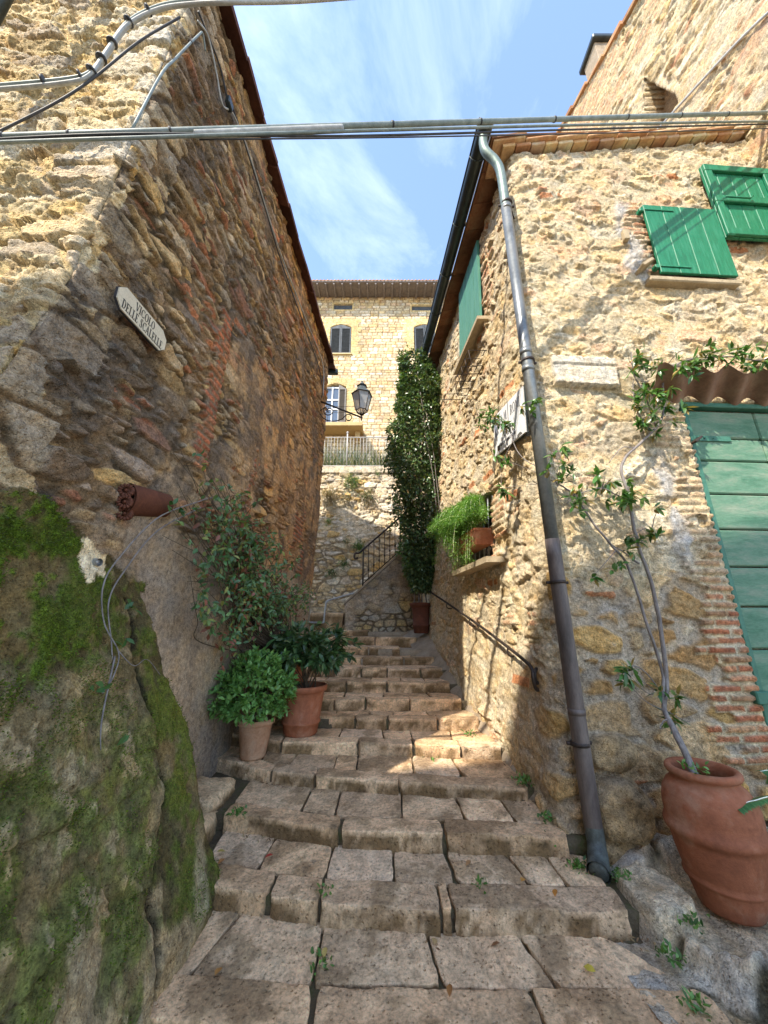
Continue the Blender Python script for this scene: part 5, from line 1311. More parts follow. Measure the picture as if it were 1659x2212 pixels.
# main bundle across the alley
p0, p1 = np.array([-2.75, 1.5, 4.465]), np.array([-1.588, 1.50, 4.527])
def lerp(t, dz=0.0, dy=0.0): q = p1 + (E2 - p1) * t; return q + np.array([0, dy, dz])
E2 = np.array([4.75, 2.9, 7.642])
cable('overhead_cable', 'thick grey green cable bundle strapped up and slung across the alley', [p0, (-2.2, 1.50, 4.495), p1, lerp(.2), lerp(.4), lerp(.6), lerp(.8), E2, E2 + np.array([0.8, 0, 0.15])], 0.021, 'cable_green', 10, (.02, .1, .19, .28, .42, .5, .58, .66, .74, .82), 0.025)
cable('overhead_cable', 'pale cable joint sleeve beside the thick bundle at the shaded corner', [lerp(.04, -.035), lerp(.055, -.035), lerp(.07, -.035), lerp(.19, -.03), lerp(.20, -.03)], [.012] * 8 + [.026] * 9 + [.026] * 8 + [.026] * 4 + [.014] * 4, 'cable_grey', 8)
cable('overhead_cable', 'thin grey wire just under the thick bundle, ending at the long brick cornice', [p0 + np.array([0, .0, -.05]), p1 + np.array([0, 0, -.05]), lerp(.2, -.06), lerp(.5, -.09), lerp(.8, -.13), lerp(1, -.17), lerp(1.15, -.20)], 0.011, 'cable_green', 8)
cable('overhead_cable', 'pair of twisted dark wires below the thick bundle', [p0 + np.array([0, .0, -.03]), p1 + np.array([0, -.01, -.03]), lerp(.2, -.075, .02), lerp(.5, -.115, .02), lerp(.8, -.15, .02), lerp(1, -.18, .02), lerp(1.15, -.21, .02)], 0.008, 'cable_dark', 8)
cable('overhead_cable', 'lowest and thinnest dark line crossing the alley', [lerp(.06, -.09), lerp(.25, -.15), lerp(.5, -.21), lerp(.75, -.26), lerp(1.0, -.30), lerp(1.1, -.31)], 0.005, 'cable_dark', 8)
# bundle bent up the sunny face and away overhead
for q in range(4):
    ofs = np.array([0, -0.012 * (q % 2), -0.021 * q])
    pts = [np.array(v) + ofs for v in ((-2.8, 1.5, 4.98), (-2.54, 1.5, 5.0), (-2.10, 1.5, 5.07), (-1.96, 1.5, 5.15), (-1.905, 1.5, 5.39), (-1.83, 1.5, 5.73), (-1.64, 1.5, 5.94), (-1.40, 1.5, 6.01), (-1.13, 1.5, 6.03), (-0.84, 1.6, 6.33), (-0.5, 1.7, 6.66), (0.5, 2.0, 7.7))]
    cable('facade_cable', ['uppermost pale cable of the bent bundle on the sunny face', 'second grey cable of the bent bundle on the sunny face', 'third grey cable of the bent bundle on the sunny face', 'lowest tied cable of the bent bundle on the sunny face'][q], pts, 0.012, ['cable_grey', 'cable_green', 'cable_grey', 'cable_grey'][q], 8, (.16, .22, .28, .34, .40, .46, .52) if q == 1 else (), 0.034)
cable('facade_cable', 'dark thin wire slanting across the sunny face', [(-2.6, 1.5, 4.35), (-2.403, 1.5, 4.544), (-2.128, 1.5, 4.823), (-1.946, 1.5, 5.077), (-1.719, 1.5, 5.5), (-1.50, 1.52, 5.86)], 0.008, 'cable_dark', 8)
def lp_(y, z, o=0.075): return sp(y, z, o)
cable('facade_cable', 'pale blue wire from the corner down to the thick bundle', [lp_(1.98, 6.60, .10), lp_(1.90, 6.66, .11), lp_(1.86, 6.53, .11), (-1.58, 1.66, 5.7), (-1.545, 1.55, 5.245), (-1.58, 1.5, 4.56)], 0.008, 'cable_green', 8, (.5,), 0.012)
cable('facade_cable', 'grey wire drooping along the upper shaded wall', [lp_(1.86, 6.75), lp_(2.0, 6.88), lp_(2.2, 6.75), lp_(2.35, 6.62), lp_(2.55, 6.85), lp_(2.99, 6.91), lp_(3.6, 6.84), lp_(4.16, 6.82), lp_(5.4, 6.95), lp_(6.78, 7.08), lp_(7.0, 6.4)], 0.009, 'cable_grey', 8)
cable('facade_cable', 'dark wire along the upper shaded wall to the lantern', [lp_(1.84, 6.85), lp_(2.2, 6.93), lp_(2.4, 6.83), lp_(2.6, 6.90), lp_(3.3, 6.84), lp_(4.16, 6.72), lp_(5.4, 6.75), lp_(6.5, 6.75), lp_(6.9, 6.45), (-1.40, 7.0, 6.3)], 0.009, 'cable_dark', 8)
a = Acc(); a.box(lp_(2.42, 6.78, .09), (0.05, 0.10, 0.10), ch=0.01); tag(a.build('junction_box', M['gutter'], None, smooth=False), 'small dark wire connector on the upper shaded wall', 'junction box')

# ------------------------------------------------------------------ leaves
def leaves(name, parent, P, D, Nn, L, Wd, mat, cols, curve=0.18, fold=0.25):
    P, D, Nn = (np.asarray(q, float) for q in (P, D, Nn))
    n = len(P); L = np.broadcast_to(L, (n,)); Wd = np.broadcast_to(Wd, (n,))
    D = D / (np.linalg.norm(D, axis=1)[:, None] + 1e-9)
    S = np.cross(D, Nn); S /= np.linalg.norm(S, axis=1)[:, None] + 1e-9
    Nn = np.cross(S, D)
    prof = [(0, 0), (.30, .42), (.62, .46), (1, 0)]
    V = []
    mid = lambda t: P + D * (t * L)[:, None] - Nn * (curve * t * t * L)[:, None]
    for t, wv_ in prof:
        V.append(mid(t))
        if wv_:
            for sg in (-1, 1):
                V.append(mid(t) + S * (sg * wv_ * Wd)[:, None] + Nn * (fold * wv_ * Wd)[:, None])
    V = np.stack(V, 1)       # order: a0, a1, L1, R1, a2, L2, R2, a3
    o = np.arange(n)[:, None] * 8
    T = np.concatenate([o + np.array([[0, 1, 2]]), o + np.array([[0, 3, 1]]), o + np.array([[4, 7, 5]]), o + np.array([[4, 6, 7]])])
    Q = np.concatenate([o + np.array([[1, 4, 5, 2]]), o + np.array([[1, 3, 6, 4]])])
    c = np.repeat(np.asarray(cols, float), 8, 0)
    return raw_mesh(name, V.reshape(-1, 3), [Q, T], M[mat], parent, c, True)
def unit(v): return v / (np.linalg.norm(v, axis=-1, keepdims=True) + 1e-9)
def leaf_cols(r, n, pal, amp=0.25):
    pal = np.array(pal, float); return pal[r.integers(0, len(pal), n)] * (1 + amp * (r.random((n, 1)) * 2 - 1))
def twig_leaves(r, path, per, L, spread=1.0):
    """leaves set along a twig path"""
    P = smooth_path(path, 10); n = int(per)
    i = (r.random(n) ** 0.8 * (len(P) - 1.01)).astype(int); f = r.random(n)[:, None]
    p = P[i] * (1 - f) + P[i + 1] * f
    d = unit(P[i + 1] - P[i]) * 0.5 + spread * r.normal(size=(n, 3)) * 0.7
    return p, unit(d)
GREENS = [(.07, .16, .035), (.10, .20, .045), (.055, .125, .03), (.12, .22, .055)]
DARK = [(.045, .085, .035), (.06, .11, .04), (.075, .135, .05), (.035, .07, .028)]
LIGHT = [(.10, .22, .045), (.13, .26, .06), (.08, .18, .035), (.16, .30, .08)]
# creeper column on the sunlit wall
r = np.random.default_rng(21)
IV = thing('climbing_shrub', 'tall dark evergreen climber in a column up the corner of the sunlit house', 'climber', (0.75, 6.9, 1.5))
n = 26000
z = 2.15 + 5.0 * r.random(n); th = r.random(n) * 2 * np.pi
prof = np.interp(z, [2.1, 2.5, 3.2, 4.5, 5.6, 6.5, 7.1, 7.3], [.12, .30, .48, .54, .50, .42, .28, .12])
lump = 1 + 0.7 * fbm(th * 1.4 + 5, z * 2.1, 3, 3) + 0.35 * fbm(th * 4, z * 6, 8, 3)
rad = prof * lump * np.sqrt(r.random(n)) ** 0.45
cx = 0.72 - 0.05 * (z - 3) * 0.3 + 0.06 * np.sin(z * 2.2); cy = 6.72 + 0.0 * z
P = np.stack([cx + rad * np.cos(th), cy + 0.85 * rad * np.sin(th), z], -1)
Dv = unit(np.stack([np.cos(th), np.sin(th), -0.5 + 0 * th], -1) + 0.8 * r.normal(size=(n, 3)))
keep = P[:, 0] < Rx(P[:, 1], P[:, 2]) + 0.02
IVL = (P[keep], Dv[keep], unit(np.stack([0.3 * np.cos(th), 0.3 * np.sin(th), 1 + 0 * th], -1) + 0.5 * r.normal(size=(n, 3)))[keep], 0.06 + 0.03 * r.random(keep.sum()), 0.030 + 0.012 * r.random(keep.sum()), leaf_cols(r, keep.sum(), [(.065, .115, .05), (.085, .145, .06), (.10, .17, .07), (.05, .09, .04), (.13, .20, .08), (.15, .17, .06)], 0.35))
# loose sprays sticking out to the left and top
pts = []; dirs = []
for k in range(46):
    z0 = 2.4 + 4.7 * r.random(); x0 = 0.72 - np.interp(z0, [2.1, 3, 4.5, 6, 7.2], [.1, .4, .45, .36, .12])
    base = np.array([x0 + 0.05, 6.6 - 0.25 * r.random(), z0]); tipv = np.array([-0.16 - 0.14 * r.random(), -0.1 * r.random(), 0.10 * r.normal()])
    if k % 6 == 0: base = np.array([0.7 + .2 * r.normal(), 6.7, 7.0]); tipv = np.array([0.15 * r.normal(), -.05, 0.30])
    p, d = twig_leaves(r, [base, base + tipv * 0.5, base + tipv], 13, 0.05); pts.append(p); dirs.append(d)
p = np.concatenate(pts); d = np.concatenate(dirs)
cat = np.concatenate; m_ = len(p)
leaves('foliage', IV, cat([IVL[0], p]), cat([IVL[1], d]), cat([IVL[2], unit(np.array([0, -.3, 1]) + 0.5 * r.normal(size=p.shape))]), cat([IVL[3], np.full(m_, .06)]), cat([IVL[4], np.full(m_, .028)]), 'leaf_gloss', cat([IVL[5], leaf_cols(r, m_, DARK + GREENS + [(.2, .19, .06)], 0.3)]))
a = Acc()
for k in range(7):
    x = 0.66 + 0.05 * r.normal(); q = [np.array([x, 6.8, 1.85])]
    for s_ in range(7): q.append(q[-1] + np.array([0.05 * r.normal() + 0.01, 0.04 * r.normal() - 0.02, 0.72]))
    a.tube(smooth_path(q, 5), np.linspace(0.014, 0.005, 36), 6)
for k in range(2):
    x = 0.72 + 0.16 * k * 0.6; q = [np.array([x, 6.28, 6.0 - 0.4 * k])]
    for s_ in range(5): q.append(q[-1] + np.array([0.05 * r.normal() + 0.03, -0.01, -0.6 + 0.1 * r.normal()]))
    a.tube(smooth_path(q, 5), 0.006, 5)
a.build('stem', M['bark'], IV)
def pot(name, label, c, prof, mat, soil_z, seg=44, parent=None, wob=0.004):
    t = thing(name, label, 'pot', c) if parent is None else parent
    a = Acc(); a.lathe(c, prof, seg, wob=wob); pb = a.build('pot', M[mat], t)
    rs = np.interp(soil_z, [p[1] for p in prof[:len(prof) // 2 + 1]], [p[0] for p in prof[:len(prof) // 2 + 1]]) * 0.93
    a = Acc(); th_ = np.linspace(0, 2 * np.pi, 25)[:-1]
    V_ = [(c[0], c[1], c[2] + soil_z + 0.01)] + [(c[0] + rs * math.cos(q), c[1] + rs * math.sin(q), c[2] + soil_z) for q in th_]
    a.add(V_, [[0, k + 1, (k + 1) % 24 + 1] for k in range(24)]); a.build('soil', M['soil'], t)
    return t
def flower_prof(rb, rt, h, lip=0.025, lh=0.07, band=True):
    o = [(0.0, 0.0), (rb - .01, 0.0), (rb, 0.012)]
    if band: o += [(rb + (rt - rb) * .22, h * .22), (rb + (rt - rb) * .22 + .012, h * .235), (rb + (rt - rb) * .25 + .012, h * .27), (rb + (rt - rb) * .26, h * .285)]
    o += [(rt - .012, h - lh - .01), (rt - .006, h - lh), (rt + lip - .006, h - lh + .008), (rt + lip, h - .012), (rt + lip - .006, h), (rt, h + .002), (rt - .014, h - .01), (rt - .022, h - lh), (rb, h * .3), (0, h * .3)]
    return o
pot('flower_pot', 'terracotta pot holding the dark evergreen climber column', (0.66, 6.80, 1.42), flower_prof(0.13, 0.17, 0.52), 'terracotta_dark', 0.44)
# three potted plants on the left of the steps
def shrub(root, c, rx, rz, n, L, Wd, pal, mat, seed, stems=9, z0=0.0, droop=0.1, shell=0.5, base_z=None):
    r = np.random.default_rng(seed)
    nt_ = n // 9; th = r.random(nt_) * 2 * np.pi; cz_ = r.random(nt_) * 1.7 - 0.7
    s_ = np.sqrt(np.clip(1 - cz_ ** 2, 0, 1)); rad = (shell + (1 - shell) * r.random(nt_)) * (1 + 0.35 * fbm(th * 2, cz_ * 3, seed % 8, 3))
    T = np.stack([np.cos(th) * s_ * rx * rad, np.sin(th) * s_ * rx * rad, cz_ * rz * rad], -1) + np.asarray(c)
    P = []; D = []
    for t_ in T:
        k = 9; out = unit(t_ - np.asarray(c) + np.array([0, 0, 0.15]))
        P.append(t_ + r.normal(size=(k, 3)) * 0.012); ring_ = r.normal(size=(k, 3)); D.append(unit(out * 0.75 + unit(ring_) * 0.9 - np.array([0, 0, droop])))
    P = np.concatenate(P); D = np.concatenate(D)
    leaves('foliage', root, P, D, unit(np.array([0, 0, 1]) + 0.45 * r.normal(size=P.shape)), L * (0.7 + 0.6 * r.random(len(P))), Wd * (0.75 + 0.5 * r.random(len(P))), mat, leaf_cols(r, len(P), pal, 0.25))
    a = Acc(); bz = np.array([c[0], c[1], base_z if base_z else c[2] - rz])
    for t_ in T[:: max(1, len(T) // stems)]:
        m_ = (bz + t_) / 2 + np.array([0, 0, 0.05]) + 0.04 * r.normal(size=3)
        a.tube(smooth_path([bz + 0.03 * r.normal(size=3) * np.array([1, 1, 0]), m_, t_], 6), np.linspace(0.008, 0.003, 13), 5)
    a.build('stem', M['bark_dark'], root)
S1 = thing('potted_shrub', 'bushy light green shrub in a pale terracotta pot at the front of the group', 'potted plant', (-1.24, 3.98, 0.385))
pot('p', '', (-1.24, 3.98, 0.385), flower_prof(0.115, 0.165, 0.33, 0.015, 0.05, False), 'terracotta_pale', 0.27, parent=S1)
shrub(S1, (-1.27, 3.92, 0.96), 0.39, 0.38, 4600, 0.058, 0.026, [(.15, .30, .075), (.18, .35, .10), (.12, .25, .06), (.21, .38, .12)], 'leaf', 31, 14, base_z=0.66, droop=-0.15)
S3_ = thing('potted_shrub', 'dark glossy leaved shrub in a ribbed terracotta pot nearest the middle of the steps', 'potted plant', (-0.86, 4.26, 0.51))
pot('p', '', (-0.86, 4.26, 0.51), flower_prof(0.17, 0.235, 0.46, 0.02, 0.06, True), 'terracotta', 0.36, parent=S3_)
shrub(S3_, (-0.84, 4.36, 1.30), 0.50, 0.27, 1350, 0.115, 0.045, DARK + [(.07, .14, .045)], 'leaf_gloss', 33, 14, droop=0.5, shell=0.35, base_z=0.88)
S4_ = thing('potted_climber', 'creeper with thin stems in the rear terracotta pot, spreading up the shaded wall', 'potted plant', (-1.22, 4.95, 0.74))
pot('p', '', (-1.22, 4.95, 0.74), flower_prof(0.2, 0.25, 0.5, 0.03, 0.09, False), 'terracotta', 0.4, parent=S4_)
r = np.random.default_rng(44)
a = Acc(); P = []; D = []; Nl = []
tips = [(2.99, 2.80), (3.3, 2.6), (3.74, 2.66), (3.5, 2.35), (4.3, 2.55), (5.0, 2.45), (3.9, 2.1), (4.6, 2.2), (5.6, 2.1), (6.0, 2.0), (3.2, 2.1), (3.4, 1.8), (4.2, 1.8), (4.8, 1.7), (3.05, 1.75), (5.2, 1.5), (3.8, 1.55), (2.75, 2.5), (3.1, 2.35), (4.0, 2.45), (2.8, 1.9), (3.3, 2.75), (3.6, 2.5), (2.95, 2.55)]
tips = tips + [(2.55, 2.50), (2.6, 2.62), (2.9, 2.25), (2.7, 2.12), (2.85, 1.95), (2.66, 2.35), (3.0, 2.45), (2.72, 2.66), (2.85, 2.74), (2.95, 2.84), (2.8, 2.58), (3.05, 2.70), (2.68, 2.45), (3.15, 2.88), (2.75, 2.3), (5.8, 2.2), (6.1, 2.1), (5.9, 1.95)]
tips = tips + [(y_ + 0.3 * r.normal(), z_ + 0.16 * r.normal()) for y_, z_ in tips] + [(y_ + 0.25 * r.normal(), z_ + 0.12 * r.normal()) for y_, z_ in tips[:16]]
for (y_, z_) in tips:
    o_ = 0.10 + 0.16 * r.random()
    end = sp(y_, z_, o_); b0_ = np.array([-1.22, 4.9, 1.15]) + 0.05 * r.normal(size=3)
    m1_ = sp(4.4 + 0.45 * r.normal(), 1.6 + 0.2 * r.normal(), 0.10 + 0.10 * r.random()); m2_ = (m1_ + end) / 2 + np.array([0.05 * r.random(), 0.1 * r.normal(), 0.10 * r.normal()])
    pth = smooth_path([b0_, m1_, m2_, end], 10); a.tube(pth, np.linspace(0.0065, 0.002, len(pth)), 5)
    for j in range(8):
        i = int(len(pth) * (0.52 + 0.47 * r.random())); q = pth[min(i, len(pth) - 1)]
        side = np.array([0.6 + 0.3 * r.normal(), 0.9 * r.normal(), 0.6 * r.normal() - 0.15]); tw = q + unit(side) * (0.06 + 0.14 * r.random()); tw[0] = max(tw[0], -1.857 + 0.063 * tw[1] + 0.06)
        if j % 3 == 0: a.tube([q, (q + tw) / 2 + 0.01 * r.normal(size=3), tw], [0.003, .002, .0015], 4)
        k = r.integers(3, 6); P.append(tw + 0.012 * r.normal(size=(k, 3))); D.append(unit(unit(side) * 0.6 + 0.8 * r.normal(size=(k, 3)) - np.array([0, 0, .15]))); Nl.append(unit(np.array([0.7, -0.3, 0.8]) + 0.5 * r.normal(size=(k, 3))))
a.build('stem', M['bark_dark'], S4_)
P = np.concatenate(P); D = np.concatenate(D); Nl = np.concatenate(Nl)
leaves('foliage', S4_, P, D, Nl, 0.048 + 0.03 * r.random(len(P)), 0.030, 'leaf', leaf_cols(r, len(P), [(.09, .19, .07), (.12, .24, .10), (.075, .15, .06), (.15, .25, .09), (.23, .25, .07), (.13, .22, .12), (.22, .08, .05)], 0.25))
# half-round wall planter with a flower-wreath end and the long bare shoot hanging from it
WP = thing('wall_planter', 'rust red terracotta half pot with flower wreaths fixed on the shaded wall', 'planter', (-1.6, 2.6, 2.25))
a = Acc(); th = np.linspace(0.0, math.pi, 22); ys_ = np.linspace(2.24, 2.64, 20)
for o_, fl in ((0, 1), (-0.014, -1)):
    Vp = np.array([[(-1.857 + 0.063 * y_ + 0.03 + (0.085 + o_) * (1 - 0.5 * (y_ - 2.2)) * math.sin(t_), y_, 2.36 + 0.20 * (y_ - 2.2) + (0.115 + o_) * (1 - 0.45 * (y_ - 2.2)) * math.cos(t_)) for t_ in th] for y_ in ys_])
    f = grid_faces(len(ys_), len(th)); a.add(Vp, f if fl < 0 else f[:, ::-1])
a.build('pot', M['terracotta_dark'], WP)
e1 = unit(np.array([0.80, 0.55, 0.0])); e2 = np.array([0, 0, 1.0]); e3 = np.cross(e1, e2)
for (zc, oc, yc_) in ((2.415, 0.060, 2.21), (2.338, 0.066, 2.21), (2.268, 0.058, 2.24)):
    a = Acc(); rw = 0.034
    for k in range(13):
        t_ = k / 13 * 2 * math.pi; rd_ = e1 * math.cos(t_) + e2 * math.sin(t_); c_ = sp(yc_, zc, oc) + rd_ * rw
        a.tube([c_ - rd_ * 0.013, c_ - rd_ * .008, c_ + rd_ * .004, c_ + rd_ * 0.010, c_ + rd_ * .013], [.003, .007, .009, .007, .003], 8)
    a.tube([sp(yc_, zc, oc) + e3 * 0.0 - np.array([0, -.03, 0]), sp(yc_, zc, oc) + np.array([0, .012, 0])], [0.04, 0.036], 18)
    a.lathe(sp(yc_, zc, oc), [(0, -.010), (.008, -.006), (.010, 0), (.008, .006), (0, .010)], 8)
    a.build('flower_wreath', M['terracotta_dark'], WP)
def bx(y, z, o): return np.array([-1.857 + 0.063 * y + float(butt(np.array(y), np.array(z))) + o, y, z])
r = np.random.default_rng(52)
TV = thing('trailing_shoot', 'long bare creeper shoot hanging over the mossy plaster with a few leaves', 'climber', (-1.6, 2.3, 1.9))
a = Acc()
s_a = smooth_path([sp(2.95, 2.62, .2), sp(2.75, 2.52, .22), bx(2.45, 2.30, .13), bx(2.22, 1.98, .10), bx(2.12, 1.80, .08), bx(2.12, 1.6, .07), bx(2.20, 1.44, .07), bx(2.12, 1.33, .09), bx(2.02, 1.26, .10)], 10)
s_b = smooth_path([sp(2.85, 2.50, .18), bx(2.50, 2.22, .11), bx(2.30, 1.92, .08), bx(2.18, 1.72, .06), bx(2.17, 1.5, .06), bx(2.16, 1.38, .06)], 10)
s_c = smooth_path([bx(2.17, 1.42, .07), bx(2.02, 1.20, .10), bx(1.98, 1.10, .10), bx(1.99, 1.02, .08)], 8); s_d = smooth_path([bx(2.2, 1.46, .06), bx(2.3, 1.36, .07), bx(2.45, 1.38, .05), bx(2.55, 1.28, .05)], 8)
for q, rr in ((s_a, .006), (s_b, .006), (s_c, .005), (s_d, .003)): a.tube(q, np.linspace(rr, rr * .5, len(q)), 6)
a.build('stem', M['bark'], TV)
P = []; D = []
for c_, k, sz in ((bx(2.28, 1.68, .10), 5, 1), (bx(2.2, 1.50, .09), 3, 1), (bx(1.96, 1.30, .12), 4, 1), (bx(2.04, 1.03, .10), 2, 1.2), (bx(2.62, 2.42, .16), 7, 1), (bx(2.5, 2.40, .15), 4, 1)):
    for j in range(k): P.append(c_ + 0.02 * r.normal(size=3)); D.append(unit(np.array([0.5, r.normal(), 0.7 * r.normal()])))
leaves('foliage', TV, np.array(P), np.array(D), unit(np.array([0.8, -.4, .6]) + 0.4 * r.normal(size=(len(P), 3))), 0.062, 0.032, 'leaf', leaf_cols(r, len(P), [(.05, .13, .035), (.07, .16, .05)], 0.2))

# ------------------------------------------------------------------ right: big jar, vine, fern, window box
JR = thing('terracotta_jar', 'large belly shaped terracotta oil jar with raised bands beside the green door', 'jar', (1.915, 2.56, 0.10))
pr = [(0, 0), (.140, 0), (.147, .012), (.160, .06), (.176, .112), (.177, .120), (.190, .128), (.192, .140), (.184, .152), (.188, .165), (.206, .24), (.218, .31), (.222, .335), (.238, .345), (.243, .365), (.238, .388), (.226, .398), (.230, .44), (.228, .49), (.216, .54), (.190, .582), (.164, .603), (.156, .612), (.158, .621), (.178, .630), (.186, .643), (.184, .660), (.176, .668), (.158, .668), (.150, .66), (.143, .64), (.148, .60), (.18, .55), (.18, .48), (0, .48)]
a = Acc(); a.lathe((1.915, 2.56, 0.10), pr, 64, wob=0.004); a.build('body', M['terracotta'], JR)
a = Acc(); th_ = np.linspace(0, 2 * np.pi, 25)[:-1]; a.add([(1.915, 2.56, .69)] + [(1.915 + .165 * math.cos(q), 2.56 + .165 * math.sin(q), .68) for q in th_], [[0, k + 1, (k + 1) % 24 + 1] for k in range(24)]); a.build('soil', M['soil'], JR)
VN = thing('climbing_vine', 'grey stemmed climber rising from the jar up the sunlit front', 'climber', (1.9, 2.6, 0.70))
r = np.random.default_rng(61)
def fp(x, z, o=0.12): return face_pt(x, z, o)
stems = [([(1.88, 2.58, .70), (1.89, 2.66, .86), (1.93, 2.80, 1.02), fp(2.05, 1.14), fp(2.08, 1.35), fp(2.10, 1.6), fp(2.10, 1.9), fp(2.06, 2.15), fp(2.05, 2.4), fp(2.06, 2.62), fp(2.04, 2.85), fp(2.12, 3.0), fp(2.30, 3.15), fp(2.46, 3.30), fp(2.58, 3.5), fp(2.62, 3.75), fp(2.70, 3.95)], .017),
         ([(1.90, 2.58, .70), (1.91, 2.67, .86), (1.95, 2.83, 1.05), fp(2.06, 1.25, .10), fp(2.00, 1.55), fp(1.97, 1.8), fp(1.93, 2.05), fp(1.83, 2.2), fp(1.72, 2.36), fp(1.64, 2.52), fp(1.56, 2.65), fp(1.46, 2.72)], .013),
         ([fp(2.03, 2.05), fp(1.95, 2.12), fp(1.84, 2.2)], .008), ([fp(2.04, 2.6), fp(1.92, 2.62, .16), fp(1.78, 2.66, .2), fp(1.62, 2.62, .2), fp(1.5, 2.6, .2)], .006),
         ([fp(2.2, 3.08), fp(2.05, 3.05, .16), fp(1.9, 2.9, .18)], .005), ([fp(2.45, 3.3), fp(2.42, 3.6), fp(2.36, 3.85), fp(2.38, 4.1)], .008), ([fp(2.38, 3.25), fp(2.30, 3.5), fp(2.34, 3.8)], .006),
         ([fp(2.62, 3.8), fp(2.8, 3.95, .2), fp(3.1, 3.95, .28), fp(3.5, 3.90, .30), fp(4.0, 3.90, .30)], .008), ([fp(2.05, 2.2), fp(2.14, 2.3, .16), fp(2.2, 2.45, .2)], .005),
         ([(2.0, 2.9, 1.12), fp(1.9, 1.25, .14), fp(1.80, 1.30, .15), fp(1.72, 1.22, .16)], .005), ([fp(2.0, 1.08, .15), fp(1.98, 1.15, .2), fp(2.0, 1.22, .2)], .005), ([(1.93, 2.76, .98), (1.86, 2.74, .97), (1.82, 2.72, .93)], .005),
         ([fp(1.46, 2.7), fp(1.38, 2.8, .16), (1.22, 2.95, 3.0), (1.18, 3.05, 3.3), (1.20, 3.1, 3.7)], .005), ([(1.2, 3.06, 3.3), (1.13, 3.2, 3.45), (1.12, 3.45, 3.62)], .004), ([(1.18, 3.0, 3.2), (1.10, 3.15, 3.0), (1.1, 3.2, 2.75)], .003)]
a = Acc()
for q, rr in stems:
    q = smooth_path([np.asarray(v, float) for v in q], 7); q = q + 0.008 * np.stack([vn(np.arange(len(q)) * .5, np.full(len(q), rr * 900 + j * 5.0), j) for j in range(3)], -1)
    a.tube(q, np.linspace(rr, rr * .55, len(q)), 7)
a.build('stem', M['bark'], VN)
P = []; D = []; Nl = []
STEM_PTS = np.concatenate([smooth_path([np.asarray(v, float) for v in q], 7) for q, rr in stems[:7]])
TW = Acc()
def cluster(c, n, spread, droop=0.25):
    nb = STEM_PTS[np.argmin(np.linalg.norm(STEM_PTS - np.asarray(c), axis=1))]
    if np.linalg.norm(nb - np.asarray(c)) < 0.6:
        for j in range(max(1, n // 2)):
            e_ = np.asarray(c) + spread * r.normal(size=3); TW.tube(smooth_path([nb, (nb + e_) / 2 + 0.03 * r.normal(size=3), e_], 5), [.0035, .0035, .003, .003, .003, .0025, .0025, .002, .002, .002, .0015], 5)
    for j in range(n):
        p = np.asarray(c) + spread * r.normal(size=3) * np.array([1, .6, 1]); base_d = unit(np.array([r.normal(), -0.35, 0.4 * r.normal() + 0.1]))
        m = r.integers(7, 12)
        for k in range(m):
            P.append(p + 0.008 * r.normal(size=3)); D.append(unit(base_d * 0.55 + unit(r.normal(size=3)) * 0.85 - np.array([0, 0, droop]))); Nl.append(unit(np.array([0, -.5, .9]) + 0.4 * r.normal(size=3)))
for c, n, s_ in ((fp(1.46, 2.78, .18), 3, .05), (fp(1.55, 2.62, .18), 6, .07), (fp(1.78, 2.66, .2), 4, .06), (fp(2.02, 2.62, .18), 6, .08), (fp(1.92, 2.6, .2), 3, .05), (fp(2.15, 2.55, .2), 2, .05),
                (fp(2.35, 3.3, .16), 6, .07), (fp(2.48, 3.45, .18), 8, .08), (fp(2.40, 3.65, .18), 7, .08), (fp(2.36, 3.95, .18), 5, .07), (fp(2.50, 3.9, .18), 4, .07), (fp(2.68, 3.80, .26), 6, .06), (fp(2.3, 3.5, .16), 4, .06),
                (fp(2.85, 3.93, .26), 4, .05), (fp(3.0, 3.97, .28), 5, .05), (fp(3.2, 3.95, .3), 5, .05), (fp(3.42, 3.92, .3), 5, .05), (fp(3.65, 3.92, .3), 6, .06), (fp(3.9, 3.92, .3), 6, .06), (fp(3.66, 3.75, .32), 2, .04),
                (fp(1.98, 2.22, .2), 3, .04), (fp(2.16, 2.3, .2), 2, .03), (fp(1.92, 2.12, .2), 2, .04), (fp(1.71, 1.97, .25), 1, .01), (fp(1.58, 1.92, .2), 1, .01),
                (fp(1.75, 1.27, .2), 3, .03), (fp(1.66, 1.18, .2), 1, .02), (fp(1.98, 1.12, .22), 2, .03), (fp(2.0, .98, .2), 2, .03),
                ((1.10, 3.3, 3.62), 4, .05), ((1.10, 3.5, 3.7), 4, .05), ((1.14, 3.08, 3.45), 5, .06), ((1.28, 2.8, 3.40), 3, .05), ((1.1, 3.15, 3.05), 2, .03), ((1.1, 3.2, 2.8), 2, .03), ((1.40, 2.76, 2.98), 2, .03)):
    cluster(c, int(n * 1.3 + .5), s_ * 1.1)
TW.build('twig', M['bark'], VN)
P = np.array(P); leaves('foliage', VN, P, np.array(D), np.array(Nl), 0.050 + 0.065 * r.random(len(P)) ** 1.3, 0.020 + 0.014 * r.random(len(P)), 'leaf_gloss', leaf_cols(r, len(P), [(.06, .15, .03), (.045, .115, .025), (.085, .19, .04), (.12, .2, .05), (.06, .15, .03), (.085, .19, .04), (.07, .16, .035), (.28, .20, .06)], 0.3))
